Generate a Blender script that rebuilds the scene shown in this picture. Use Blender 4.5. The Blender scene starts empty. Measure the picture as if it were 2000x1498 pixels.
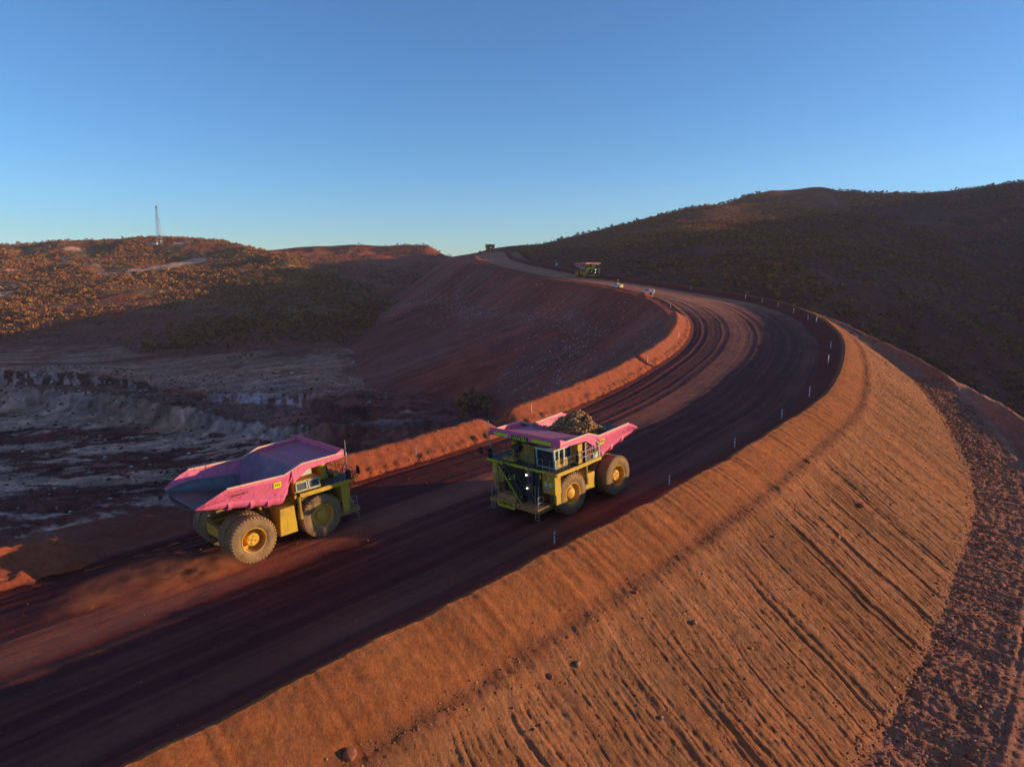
import bpy, math, random
import numpy as np
from mathutils import Vector, Matrix

random.seed(7)
RNG = np.random.default_rng(11)
SC = bpy.context.scene
COL = SC.collection
R = math.radians

# ------------------------------------------------------------------ camera
CF = 1320.0            # focal length in photo pixels (2000 wide)
CAMZ = 22.5
PITCH = math.atan(229 / CF)
cam_data = bpy.data.cameras.new('camera')
cam = bpy.data.objects.new('camera', cam_data)
COL.objects.link(cam)
cam.location = (0, 0, CAMZ)
cam.rotation_euler = (math.pi / 2 - PITCH, 0, 0)
cam_data.sensor_width = 36.0
cam_data.lens = 36.0 * CF / 2000.0
cam_data.clip_start = 0.5
cam_data.clip_end = 30000
SC.camera = cam

def at(u, v, t):
    """world point seen at photo pixel (u, v), t metres deep (arrays allowed)"""
    u = np.asarray(u, float); v = np.asarray(v, float); t = np.asarray(t, float)
    x = (u - 1000) / CF; y = (749 - v) / CF
    c, s = math.cos(PITCH), math.sin(PITCH)
    return np.stack([x * t, (c + y * s) * t, CAMZ + (y * c - s) * t], -1)

def dep(v):
    return math.sin(PITCH) - math.cos(PITCH) * (749 - v) / CF

# ------------------------------------------------------------------ numeric helpers
def nspline(x, y, xq):
    """natural cubic spline, y may be (n,) or (n,k)"""
    x = np.asarray(x, float); y = np.asarray(y, float)
    one = y.ndim == 1
    if one: y = y[:, None]
    n = len(x); h = np.diff(x)
    A = np.eye(n); B = np.zeros((n, y.shape[1]))
    for i in range(1, n - 1):
        A[i, i - 1] = h[i - 1]; A[i, i] = 2 * (h[i - 1] + h[i]); A[i, i + 1] = h[i]
        B[i] = 6 * ((y[i + 1] - y[i]) / h[i] - (y[i] - y[i - 1]) / h[i - 1])
    M = np.linalg.solve(A, B)
    k = np.clip(np.searchsorted(x, xq) - 1, 0, n - 2)
    hk = h[k][:, None]; a = (x[k + 1] - xq)[:, None]; b = (xq - x[k])[:, None]
    r = (M[k] * a ** 3 + M[k + 1] * b ** 3) / (6 * hk) + (y[k] / hk - M[k] * hk / 6) * a + (y[k + 1] / hk - M[k + 1] * hk / 6) * b
    return r[:, 0] if one else r

def pchip(x, y, xq):
    """monotone cubic along axis 0 of y"""
    x = np.asarray(x, float); y = np.asarray(y, float)
    h = np.diff(x); sh = (-1,) + (1,) * (y.ndim - 1)
    d = np.diff(y, axis=0) / h.reshape(sh)
    m = np.zeros_like(y)
    s = (np.sign(d[:-1]) * np.sign(d[1:])) > 0
    w1 = (2 * h[1:] + h[:-1]).reshape(sh); w2 = (h[1:] + 2 * h[:-1]).reshape(sh)
    with np.errstate(all='ignore'):
        hm = (w1 + w2) / (w1 / d[:-1] + w2 / d[1:])
    m[1:-1] = np.where(s, hm, 0); m[0] = d[0]; m[-1] = d[-1]
    k = np.clip(np.searchsorted(x, xq) - 1, 0, len(x) - 2)
    t = ((xq - x[k]) / h[k]).reshape(sh); hk = h[k].reshape(sh)
    return ((1 + 2 * t) * (1 - t) ** 2 * y[k] + t * (1 - t) ** 2 * hk * m[k]
            + t * t * (3 - 2 * t) * y[k + 1] + t * t * (t - 1) * hk * m[k + 1])

_PERM = np.random.default_rng(5).permutation(4096)
_VAL = np.random.default_rng(6).random(4096) * 2 - 1
def vnoise(x, y, seed=0):
    x = np.asarray(x, float) + seed * 37.17; y = np.asarray(y, float) + seed * 91.7
    xi = np.floor(x).astype(np.int64); yi = np.floor(y).astype(np.int64)
    fx = x - xi; fy = y - yi
    fx = fx * fx * fx * (fx * (fx * 6 - 15) + 10); fy = fy * fy * fy * (fy * (fy * 6 - 15) + 10)
    def h(a, b): return _VAL[_PERM[(a + _PERM[b & 4095]) & 4095]]
    n0 = h(xi, yi) * (1 - fx) + h(xi + 1, yi) * fx
    n1 = h(xi, yi + 1) * (1 - fx) + h(xi + 1, yi + 1) * fx
    return n0 * (1 - fy) + n1 * fy
def fbm(x, y, o=4, seed=0, gain=.5):
    r = 0; a = 1
    x = np.asarray(x, float); y = np.asarray(y, float)
    for i in range(o):
        r = r + a * vnoise(x, y, seed + i * 3); a *= gain
        x, y = (x * .79 - y * .61) * 2.03, (x * .61 + y * .79) * 2.03      # each octave turned, so no grid shows
    return r
def sstep(a, b, x):
    t = np.clip((np.asarray(x, float) - a) / (b - a), 0, 1); return t * t * (3 - 2 * t)
def bump_(x, c, w):      # smooth bump of half width w round c
    return np.exp(-((np.asarray(x, float) - c) / w) ** 2)

# ------------------------------------------------------------------ objects
def link(o, parent=None):
    COL.objects.link(o)
    if parent is not None: o.parent = parent
    return o
def tag(o, label=None, cat=None, group=None, kind=None):
    if label: o['label'] = label
    if cat: o['category'] = cat
    if group: o['group'] = group
    if kind: o['kind'] = kind
    return o
def np_mesh(name, verts, quads, mat, parent=None, attrs=None, smooth=True):
    me = bpy.data.meshes.new(name)
    v = np.ascontiguousarray(verts, np.float32).reshape(-1, 3); q = np.ascontiguousarray(quads, np.int32)
    k = q.shape[1]
    me.vertices.add(len(v)); me.vertices.foreach_set('co', v.ravel())
    me.loops.add(q.size); me.loops.foreach_set('vertex_index', q.ravel())
    me.polygons.add(len(q))
    me.polygons.foreach_set('loop_start', np.arange(0, q.size, k, dtype=np.int32))
    me.update(calc_edges=True)
    if smooth: me.polygons.foreach_set('use_smooth', np.ones(len(q), bool))
    for n, a in (attrs or {}).items():
        a = np.asarray(a, np.float32)
        if a.ndim == 1:
            at_ = me.attributes.new(n, 'FLOAT', 'POINT'); at_.data.foreach_set('value', a)
        else:
            at_ = me.attributes.new(n, 'FLOAT_COLOR', 'POINT')
            if a.shape[1] == 3: a = np.c_[a, np.ones(len(a), np.float32)]
            at_.data.foreach_set('color', a.ravel())
    me.materials.append(mat)
    me.validate()
    return link(bpy.data.objects.new(name, me), parent)
def grid_quads(nr, nc):
    i = np.arange(nr - 1)[:, None] * nc + np.arange(nc - 1)[None, :]
    i = i.ravel()
    return np.stack([i, i + 1, i + nc + 1, i + nc], 1)

class MB:
    """collects simple shapes; build() links them as ONE mesh object"""
    def __init__(s): s.v = []; s.f = []
    def add(s, vs, fs):
        n = len(s.v); s.v += [tuple(p) for p in vs]; s.f += [tuple(i + n for i in f) for f in fs]; return s
    def box(s, x0, x1, y0, y1, z0, z1):
        vs = [(x, y, z) for x in (x0, x1) for y in (y0, y1) for z in (z0, z1)]
        return s.add(vs, [(0, 1, 3, 2), (4, 6, 7, 5), (0, 4, 5, 1), (2, 3, 7, 6), (0, 2, 6, 4), (1, 5, 7, 3)])
    def bar(s, a, b, w, h=None):
        a = Vector(a); b = Vector(b); h = h or w; d = (b - a).normalized()
        up = Vector((0, 0, 1)) if abs(d.z) < .95 else Vector((1, 0, 0))
        l = up.cross(d).normalized(); u = d.cross(l)
        vs = [p + l * i * w / 2 + u * j * h / 2 for p in (a, b) for i, j in ((-1, -1), (1, -1), (1, 1), (-1, 1))]
        return s.add(vs, [(3, 2, 1, 0), (4, 5, 6, 7), (0, 1, 5, 4), (1, 2, 6, 5), (2, 3, 7, 6), (3, 0, 4, 7)])
    def tube(s, a, b, r, n=10, r2=None):
        a = Vector(a); b = Vector(b); r2 = r if r2 is None else r2; d = (b - a).normalized()
        up = Vector((0, 0, 1)) if abs(d.z) < .95 else Vector((1, 0, 0))
        l = up.cross(d).normalized(); u = d.cross(l); vs = []
        for p, rr in ((a, r), (b, r2)):
            for k in range(n):
                q = 2 * math.pi * k / n; vs.append(p + (l * math.cos(q) + u * math.sin(q)) * rr)
        fs = [(k, (k + 1) % n, n + (k + 1) % n, n + k) for k in range(n)]
        fs += [tuple(range(n - 1, -1, -1)), tuple(range(n, 2 * n))]
        return s.add(vs, fs)
    def prism(s, pts, y0, y1):      # polygon in xz, extruded along y (counter-clockwise seen from -y)
        n = len(pts); vs = [(x, y0, z) for x, z in pts] + [(x, y1, z) for x, z in pts]
        return s.add(vs, [(k, (k + 1) % n, n + (k + 1) % n, n + k)[::-1] for k in range(n)] + [tuple(range(n)), tuple(range(2 * n - 1, n - 1, -1))])
    def lathe(s, prof, n=32, cy=0.0):   # profile (y, r) round the y axis
        m = len(prof); vs = []
        for k in range(n):
            q = 2 * math.pi * k / n
            vs += [(r * math.cos(q), cy + y, r * math.sin(q)) for y, r in prof]
        fs = []
        for k in range(n):
            for j in range(m - 1):
                a = k * m + j; b = ((k + 1) % n) * m + j
                fs.append((a, a + 1, b + 1, b))
        return s.add(vs, fs)
    def build(s, name, mat, parent=None, bevel=0, smooth=False):
        me = bpy.data.meshes.new(name); me.from_pydata(s.v, [], s.f); me.materials.append(mat)
        me.validate(); me.update()
        import bmesh
        bm = bmesh.new(); bm.from_mesh(me); bmesh.ops.recalc_face_normals(bm, faces=bm.faces); bm.to_mesh(me); bm.free()
        if smooth:
            for p in me.polygons: p.use_smooth = True
        o = link(bpy.data.objects.new(name, me), parent)
        if bevel:
            m = o.modifiers.new('bevel', 'BEVEL'); m.width = bevel; m.segments = 2; m.limit_method = 'ANGLE'; m.angle_limit = R(35)
        return o
def empty(name, loc=(0, 0, 0), rz=0):
    o = bpy.data.objects.new(name, None); o.location = loc; o.rotation_euler = (0, 0, rz); o.empty_display_size = .5
    return link(o)
def copy_tree(o, parent=None):
    c = o.copy(); COL.objects.link(c)
    if parent is not None: c.parent = parent
    for ch in list(o.children): copy_tree(ch, c)
    return c
def text(name, s, size, mat, parent, mtx, ext=.01, bold=0.0):
    cu = bpy.data.curves.new(name, 'FONT'); cu.body = s; cu.size = size; cu.extrude = ext; cu.offset = bold
    cu.align_x = 'CENTER'; cu.align_y = 'CENTER'
    tmp = bpy.data.objects.new('tmp', cu); COL.objects.link(tmp)
    dg = bpy.context.evaluated_depsgraph_get(); me = bpy.data.meshes.new_from_object(tmp.evaluated_get(dg))
    bpy.data.objects.remove(tmp); me.materials.clear(); me.materials.append(mat); me.name = name
    me.transform(mtx)
    return link(bpy.data.objects.new(name, me), parent)
def face_mtx(loc, right, up):
    r = Vector(right).normalized(); u = Vector(up).normalized(); n = r.cross(u)
    m = Matrix((r, u, n)).transposed().to_4x4(); m.translation = Vector(loc); return m

# ------------------------------------------------------------------ materials
class NT:
    def __init__(s, name):
        s.m = bpy.data.materials.new(name); s.m.use_nodes = True; s.t = s.m.node_tree; s.n = s.t.nodes
        s.b = s.n['Principled BSDF']; s.co = None
    def new(s, ty, **kw):
        n = s.n.new(ty)
        for k, v in kw.items():
            if k in n.inputs: n.inputs[k].default_value = v
            else: setattr(n, k, v)
        return n
    def L(s, a, b): s.t.links.new(a, b)
    def coord(s, kind='Object'):
        if s.co is None: s.co = s.new('ShaderNodeTexCoord')
        return s.co.outputs[kind]
    def noise(s, scale, detail=4, rough=.55, src=None, dist=0):
        n = s.new('ShaderNodeTexNoise'); n.inputs['Scale'].default_value = scale; n.inputs['Detail'].default_value = detail
        n.inputs['Roughness'].default_value = rough; n.inputs['Distortion'].default_value = dist
        s.L(src or s.coord(), n.inputs['Vector']); return n.outputs['Fac']
    def ramp(s, fac, stops):
        r = s.new('ShaderNodeValToRGB'); e = r.color_ramp.elements
        while len(e) < len(stops): e.new(.5)
        for el, (p, c) in zip(e, stops):
            el.position = p; el.color = (*c, 1) if len(c) == 3 else c
        s.L(fac, r.inputs['Fac']); return r.outputs['Color']
    def mix(s, fac, a, b, mode='MIX'):
        m = s.new('ShaderNodeMix'); m.data_type = 'RGBA'; m.blend_type = mode
        for inp, val in ((m.inputs[0], fac), (m.inputs[6], a), (m.inputs[7], b)):
            if isinstance(val, (int, float)): inp.default_value = val
            elif isinstance(val, tuple): inp.default_value = (*val, 1)
            else: s.L(val, inp)
        return m.outputs[2]
    def math(s, op, a, b=0.0):
        m = s.new('ShaderNodeMath'); m.operation = op
        for inp, val in ((m.inputs[0], a), (m.inputs[1], b)):
            if isinstance(val, (int, float)): inp.default_value = val
            else: s.L(val, inp)
        return m.outputs[0]
    def attr(s, name, out='Color'):
        a = s.new('ShaderNodeAttribute'); a.attribute_name = name; return a.outputs[out]
    def bump(s, h, strength=.5, dist=.1):
        b = s.new('ShaderNodeBump'); b.inputs['Strength'].default_value = strength; b.inputs['Distance'].default_value = dist
        s.L(h, b.inputs['Height']); s.L(b.outputs[0], s.b.inputs['Normal']); return b
    def done(s, rough=.9, spec=.2, metal=0.0):
        for k, v in (('Roughness', rough), ('Specular IOR Level', spec), ('Metallic', metal)):
            if isinstance(v, (int, float)): s.b.inputs[k].default_value = v
            else: s.L(v, s.b.inputs[k])
        return s.m

def soil(name, scale=.35, fine=6.0, bumpd=.12, contrast=.35, rough=.92, spec=.15, speck=.0):
    """earth: the mesh's own 'tint' colour, broken up by noise at three sizes"""
    k = NT(name)
    a = k.noise(scale, 5, .6); b = k.noise(fine, 4, .65); c = k.noise(fine * 5, 3, .7)
    g = k.math('ADD', k.math('MULTIPLY', a, .4), k.math('ADD', k.math('MULTIPLY', b, .35), k.math('MULTIPLY', c, .25)))
    lo, hi = 1 - contrast * 1.6, 1 + contrast * 1.6
    f = k.ramp(g, [(.3, (lo,) * 3), (.7, (hi, hi, hi))])
    col = k.mix(1.0, k.attr('tint'), f, 'MULTIPLY')
    hue = k.ramp(k.noise(scale * .6, 3, .5), [(.35, (.93, 1.0, 1.08)), (.65, (1.05, .99, .92))])
    col = k.mix(1.0, col, hue, 'MULTIPLY')
    if speck:
        vo = k.new('ShaderNodeTexVoronoi'); vo.inputs['Scale'].default_value = fine * 1.2; k.L(k.coord(), vo.inputs['Vector'])
        m = k.ramp(vo.outputs['Distance'], [(.0, (1, 1, 1)), (.12, (1, 1, 1)), (.17, (0, 0, 0))])
        pick = k.ramp(k.noise(fine * .55, 2), [(.55, (0, 0, 0)), (.6, (1, 1, 1))])
        col = k.mix(k.math('MULTIPLY', k.math('MULTIPLY', m, pick), speck), col, (.42, .30, .22))
    k.L(col, k.b.inputs['Base Color'])
    k.bump(k.math('ADD', k.math('MULTIPLY', b, .6), k.math('MULTIPLY', c, .35)), .9, bumpd)
    return k.done(rough, spec)

def paint(name, col, dirt=(.30, .13, .06), amt=.35, rough=.45, spec=.4, metal=0.0, scale=1.2):
    k = NT(name)
    n = k.noise(scale, 5, .65); m = k.noise(scale * 9, 3, .6)
    f = k.ramp(k.math('ADD', k.math('MULTIPLY', n, .7), k.math('MULTIPLY', m, .3)), [(.42, (0, 0, 0)), (.68, (amt, amt, amt))])
    # dust settles on upward faces
    geo = k.new('ShaderNodeNewGeometry'); sep = k.new('ShaderNodeSeparateXYZ'); k.L(geo.outputs['Normal'], sep.inputs[0])
    up = k.math('MULTIPLY', k.math('MAXIMUM', sep.outputs[2], 0.0), amt * .8)
    f2 = k.math('MINIMUM', k.math('ADD', f, up), .9)
    # rain-washed streaks and scuffs in the paint itself
    mp = k.new('ShaderNodeMapping'); mp.inputs['Scale'].default_value = (3.2, 3.2, .35); k.L(k.coord(), mp.inputs[0])
    st = k.noise(1.6, 4, .7, src=mp.outputs[0])
    c2 = k.mix(1.0, tuple(col), k.ramp(st, [(.30, (.55, .52, .52)), (.46, (.95, .95, .95)), (.72, (1.12, 1.10, 1.08))]), 'MULTIPLY')
    k.L(k.mix(f2, c2, dirt), k.b.inputs['Base Color'])
    k.L(k.math('ADD', k.math('MULTIPLY', f2, .45), rough), k.b.inputs['Roughness'])
    k.b.inputs['Specular IOR Level'].default_value = spec; k.b.inputs['Metallic'].default_value = metal
    k.bump(m, .15, .02)
    return k.m
# ------------------------------------------------------------------ haul road corridor
# outer berm crest line (x, y, road level) and inner road edge (x, y), matched station by station
OC = np.array([(-130,-84,-8.5),(-60,-16.5,-5),(-17.4,26.9,-2),(-9.2,35,-1.4),(2.8,46.9,-.6),(16.4,60.4,.4),(32.7,79.1,1.6),(41.7,90.1,2.3),(51.2,104.8,3.2),
 (63,126.9,4.5),(69.8,141.4,5.3),(75.5,156.4,6.1),(81,175,7.1),(85.5,200,8.4),(86.4,231,9.9),(79,262,11.5),(64,303,14.0),(44,353,16.8),(30,400,19.8),
 (16,450,23),(5,510,26.5),(0,600,30.5),(-4,690,36.5),(-6,740,37.5),(-6,800,36.5)])
IF = np.array([(-154,-60),(-83,8),(-40,49.5),(-30.5,58.5),(-19,70.5),(-6.3,82.5),(8.5,100),(18,114.5),(26,128),(36.5,148),(41.5,159.5),(45.5,171),(49.5,186),
 (52,203),(54,229),(52,256),(41,292),(20,342),(4,392),(-10,445),(-21,505),(-27,600),(-28,690),(-29,740),(-29,800)])
BANK = np.interp(np.arange(25), [0, 9, 14, 24], [.95, .95, 0, 0])
_c = np.r_[0, np.cumsum(np.linalg.norm(np.diff(OC[:, :2], axis=0), axis=1))]
SEND = _c[-1]
S_ST = _c                      # arc position of each station
def oc(s): return nspline(_c, OC, s)
def inn(s):
    xy = nspline(_c, IF, s); z = np.interp(s, _c, OC[:, 2] - BANK); return np.c_[xy, z]
def rowlevel(s):
    return pchip(_c, OC[:, 2], s), pchip(_c, OC[:, 2] - BANK, s)
def frame(fn, s):
    p = fn(s); q = (fn(s + .5) - fn(s - .5))[:, :2]; q /= np.linalg.norm(q, axis=1)[:, None]
    return p, q, np.c_[q[:, 1], -q[:, 0]]       # point, along, outward
def svals(segs):
    out = []
    for a, b, st in segs: out.append(np.arange(a, b, st))
    return np.concatenate(out + [np.array([segs[-1][1]])])

BERM = 2.45
def crest_h(s):
    return BERM - .55 * sstep(225, 290, s) + .13 * fbm(s * .35, s * 0 + 3, 3) + .05 * vnoise(s * 2.2, s * 0)
def road_z(s, a):
    zo, zi = rowlevel(s); return zo + (zi - zo) * a

# ---- road
def build_road():
    s = svals([(8, 60, 1.2), (60, 300, .3), (300, 470, .8), (470, SEND - 3, 2.5)])
    a = np.r_[np.linspace(-.06, 1.04, 230)]
    S, A = np.meshgrid(s, a, indexing='ij')
    po, _, _ = frame(oc, s); pi = inn(s)
    # the road sheet starts at the berm's inner foot
    d = pi[:, None, :2] - po[:, None, :2]
    W = np.linalg.norm(d, axis=2)
    f0 = 4.6 / W
    fa = f0 + (1 - f0) * A
    xy = po[:, None, :2] + d * fa[..., None]
    zo, zi = rowlevel(s)
    z = zo[:, None] + (zi - zo)[:, None] * np.clip(fa, 0, 1.1)
    wob = .012 * fbm(S * .022, A * 0 + 1, 3) + .003 * vnoise(S * .25, A * 8)
    a2 = A + wob
    # wheel paths: (position, half width, depth)
    rut = np.zeros_like(A); wet = np.zeros_like(A)
    for c, w, dp in ((.17, .022, .10), (.255, .02, .08), (.40, .022, .10), (.475, .016, .06), (.70, .02, .10), (.755, .014, .06), (.88, .02, .11), (.93, .012, .05)):
        m = bump_(a2, c, w); fade = .75 + .5 * vnoise(S * .03 + c * 50, A * 0 + c * 9)
        rut += -dp * .6 * m * fade + dp * .4 * (bump_(a2, c - w * 1.7, w * .5) + bump_(a2, c + w * 1.7, w * .5)) * fade
    streak = fbm(a2 * 42, S * .02, 4, 4, .6)
    rut += .018 * streak + .02 * fbm(xy[..., 0] * .8, xy[..., 1] * .8, 3, 2)
    z = z + rut
    z += .25 * sstep(.985, 1.03, A) - .15 * bump_(A, .975, .012)          # small ditch and lip at the inner edge
    # watered lanes: damp earth is darker and its tint holds a red shade cast; the crown between the lanes stays dry
    dry = bump_(a2, .585, .085) * 1.0 + .35 * bump_(a2, .06, .05)
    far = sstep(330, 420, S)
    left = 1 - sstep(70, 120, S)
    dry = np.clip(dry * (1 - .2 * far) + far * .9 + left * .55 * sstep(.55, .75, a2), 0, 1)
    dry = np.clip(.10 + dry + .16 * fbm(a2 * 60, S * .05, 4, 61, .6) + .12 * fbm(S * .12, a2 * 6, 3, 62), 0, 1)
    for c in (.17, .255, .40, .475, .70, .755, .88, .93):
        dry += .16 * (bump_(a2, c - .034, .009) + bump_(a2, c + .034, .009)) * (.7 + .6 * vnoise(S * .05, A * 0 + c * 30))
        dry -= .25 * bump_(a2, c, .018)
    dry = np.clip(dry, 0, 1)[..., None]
    tint = np.array([.122, .011, .0075]) * (1 - dry) + (np.array([.36, .080, .038]) * (1 - far[..., None]) + np.array([.60, .16, .07]) * far[..., None]) * dry  # lighter far earth: sunlight on the top of the ramp put into its colour
    tint = tint * (1 + .14 * fbm(xy[..., 0] * .15, xy[..., 1] * .15, 3, 9)[..., None])
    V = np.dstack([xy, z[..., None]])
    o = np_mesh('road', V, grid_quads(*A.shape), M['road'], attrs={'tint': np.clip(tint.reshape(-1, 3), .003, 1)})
    tag(o, kind='structure')
    return o
def road_point(s, a):
    """point on the road surface, a = 0 outer crest line .. 1 inner edge, with along direction"""
    s = np.array([float(s)]); po, t, _ = frame(oc, s); pi = inn(s)
    zo, zi = rowlevel(s); p = po[0, :2] + (pi[0, :2] - po[0, :2]) * a
    return np.array([p[0], p[1], zo[0] + (zi[0] - zo[0]) * a]), t[0]

# ---- outer berm, fill slope, rubble toe and bench
CREASE = lambda s: np.interp(s, S_ST[[2, 4, 8, 11, 13]], [4.2, 4.2, 3.3, 2.4, 2.2])
TOE = lambda s: np.interp(s, S_ST[[2, 5, 8, 9, 11, 13, 15, 18, 22]], [19.5, 19.3, 18.4, 17.2, 15.5, 13, 6, 5, 5])
EDGE = lambda s: np.interp(s, S_ST[[2, 5, 8, 9, 11, 14, 17]], [39, 37, 34.5, 30.5, 24, 15, 8])
def outer_profile(s, d):
    """height above the road level at distance d outward from the crest (arrays broadcast)"""
    ce, to, ed = CREASE(s), TOE(s), EDGE(s)
    far = sstep(S_ST[12], S_ST[15], s)
    k2 = .70 * (1 - far) + .30 * far
    h = crest_h(s)
    zc = h - .5 * ce; zt = zc - k2 * (to - ce); ze = zt - .06 * (ed - to)
    z = np.where(d < ce, h - .5 * np.clip(d, 0, 99), zc - k2 * (d - ce))
    z = np.where(d > to, zt - .06 * (d - to), z)
    z = np.where(d > ed, ze - .8 * (d - ed) * (1 - far * .6), z)
    inner = h * (1 - sstep(0, 4.9, -d)) * 1.0 - .25 * sstep(3.8, 5, -d)
    inner = h + d * (h + .15) / 4.6          # straight inner face down to just under the road
    return np.where(d < 0, inner, z)
def outer_surface(s, D, detail=True):
    po, t, n = frame(oc, s)
    S = np.broadcast_to(s[:, None], D.shape)
    zo = rowlevel(s)[0][:, None]
    z = outer_profile(S, D)
    z = z - .12 * bump_(D, 0, .5)
    ce, to = CREASE(S), TOE(S)
    if detail:
        # rills: ridged noise along the crest, stretched downslope, growing below the crease
        w = S + .55 * fbm(D * .13, S * .10, 3, 5) + .07 * vnoise(D * .8, S * .5, 8)
        r1 = 1 - np.abs(vnoise(w * 1.15, D * .03, 21)) * 8
        r2 = 1 - np.abs(vnoise(w * 2.3, D * .04, 22)) * 4.6
        gr = sstep(ce + .3, ce + 3, D) * (1 - sstep(to - 1.5, to + .3, D))
        patch = .35 + .65 * sstep(-.35, .25, fbm(S * .045, D * .07, 2, 31))
        r3 = 1 - np.abs(vnoise(w * 4.6, D * .06, 23)) * 3.6
        rill = -(np.clip(r1, 0, 1) ** 1.2 * .34 * sstep(ce + 1.5, ce + 6, D) * patch + np.clip(r2, 0, 1) ** 1.2 * .22 * (.35 + .65 * patch) + np.clip(r3, 0, 1) * .10) * gr * (.5 + .5 * sstep(4, 12, D))
        face = -.008 * np.clip(1 - np.abs(vnoise(w * 1.1, D * .12, 24)) * 3, 0, 1) ** 3 * sstep(.5, 1.5, D) * (1 - gr)
        crease = -.20 * bump_(D, ce + .2, .55) * (1 + .25 * vnoise(S * .3, S * 0, 4)) + .14 * bump_(D, ce + 1.4, .6)
        rough = (.022 + .03 * sstep(ce, ce + 1.5, D)) * fbm(S * 3.1, D * 3.1, 3, 12, .62) * (D > -4.4) + .012 * fbm(S * .25, D * .2, 2, 13)
        # rubble zone and bench
        tz = sstep(to - .6, to + .4, D) * (1 - sstep(to + 5, to + 8, D))
        rub = tz * (.07 * fbm(S * .9, D * .9, 3, 41) + .06 * fbm(S * 3, D * 3, 2, 42))
        be = sstep(to + 4, to + 7, D)
        q = D - to
        tr = be * (.13 * fbm(q * 1.1 + .3 * vnoise(S * .1, D * 0, 3), S * .045, 3, 51, .6) + .12 * np.clip(1 - np.abs(vnoise(q * .75, S * .03, 52)) * 3, 0, 1) * -1)
        swell = be * .45 * fbm(S * .03, D * .12, 2, 55)
        lip = 1.25 * bump_(D, EDGE(S) - 1.2, 1.6) * be * sstep(S_ST[5], S_ST[7], S) * (.9 + .3 * vnoise(S * .1, S * 0, 66))
        ledge = -.7 * bump_(D, to + 8.5, 1.0) * be * sstep(S_ST[6], S_ST[8], S)
        z = z + rill + face + crease + rough + rub + tr + swell + lip + ledge
    X = po[:, None, 0] + n[:, None, 0] * D; Y = po[:, None, 1] + n[:, None, 1] * D
    V = np.dstack([X, Y, zo + z])
    return V, S
def outer_tint(S, D):
    ce, to = CREASE(S), TOE(S)
    warm = np.array([.415, .115, .038]); slope = np.array([.355, .122, .054]); purple = np.array([.46, .145, .088]); dark = np.array([.17, .05, .03])
    m1 = sstep(ce - .3, ce + 2.5, D)[..., None]
    c = warm * (1 - m1) + slope * m1
    pt = sstep(.05, .5, fbm(S * .05, D * .1, 3, 33))[..., None]
    c = c * (1 - .4 * pt * m1) + np.array([.43, .135, .055]) * .4 * pt * m1
    st = fbm(S * .7 + .3 * vnoise(D * .2, S * .2), D * .06, 3, 35)[..., None]
    c = c * (1 + .16 * st * m1)
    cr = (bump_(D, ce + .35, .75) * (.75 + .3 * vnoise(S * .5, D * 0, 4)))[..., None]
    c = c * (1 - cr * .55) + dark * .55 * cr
    m2 = sstep(to - .8, to + .8, D)[..., None] * (1 - sstep(to + 4, to + 8, D)[..., None])
    c = c * (1 - m2) + np.array([.45, .145, .080]) * m2
    m3 = sstep(to + 4, to + 8, D)[..., None]
    c = c * (1 - m3) + purple * m3 * (1 + .3 * fbm(D * .8, S * .06, 3, 44)[..., None])
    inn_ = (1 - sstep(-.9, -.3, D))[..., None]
    c = c * (1 - inn_) + np.array([.21, .026, .016]) * inn_  # road-side face darker and redder: its shade is put into the tint
    return np.clip(c * (1 + .10 * fbm(S * .3, D * .3, 3, 45)[..., None]), .003, 1)
def dv(a, b, st): return np.arange(a, b, st)
def build_outer():
    # three sheets that share edges: berm, embankment, bench
    for name, lo, hi, st, mat in (('earth_berm', -4.7, 0, .2, 'berm'), ('embankment', 0, 19.6, .17, 'slope'), ('bench', 19.6, 41, .16, 'bench')):
        for seg, (s0, s1, ds) in enumerate(((S_ST[1] + 36, S_ST[9], {'embankment': .08, 'earth_berm': .16, 'bench': .16}[name]), (S_ST[9], S_ST[13], .5), (S_ST[13], SEND - 4, 2.5))):
            k = 1 if seg == 0 else 2 if seg == 1 else 4
            s = np.linspace(s0, s1, int((s1 - s0) / ds) + 1)
            if name == 'bench': extra = np.array([42.5, 46, 52, 62, 80])
            else: extra = np.array([])
            u = np.linspace(0, 1, int((hi - lo) / st / k) + 1)
            D = lo + (hi - lo) * np.broadcast_to(u[None, :], (len(s), len(u)))
            if len(extra): D = np.concatenate([D, np.broadcast_to(extra[None, :], (len(s), len(extra)))], 1)
            V, S = outer_surface(s, D)
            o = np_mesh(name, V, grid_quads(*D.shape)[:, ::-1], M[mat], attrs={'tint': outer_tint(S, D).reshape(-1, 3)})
            tag(o, kind='structure')

# ---- inner berm and the fill slope that falls into the pit
def berm_mask(s):
    g = 1 - sstep(S_ST[2] + 3, S_ST[2] + 7, s) + sstep(S_ST[3] + 4, S_ST[3] + 9, s)
    g = g * (1 - sstep(S_ST[13] - 12, S_ST[13] - 7, s)) + .8 * sstep(S_ST[20], S_ST[20] + 6, s) * (1 - sstep(S_ST[22], S_ST[22] + 10, s)) + .9 * bump_(s, S_ST[15] - 4, 3.5)
    g1 = 218.0
    return np.clip(g, 0, 1) * (1 - .9 * bump_(s, g1, 2.6)) * (1 - .75 * bump_(s, S_ST[8] + 6, .9))
DROP1 = lambda s: np.interp(s, S_ST[[2, 4, 7, 10, 12, 14, 16, 18, 20, 22]], [30, 30, 30, 28, 24, 17, 13, 18, 28, 40])
K2 = lambda s: np.interp(s, S_ST[[2, 10, 12, 14, 16, 18, 20, 22]], [.7, .7, .6, .44, .31, .31, .42, .7])
SHOULD = lambda s: np.interp(s, S_ST[[0, 2, 3, 4, 5, 8, 18, 19, 21, 22]], [13, 13, 11, 6.2, 5.6, 5.4, 5.4, 8, 25, 36])
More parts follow.
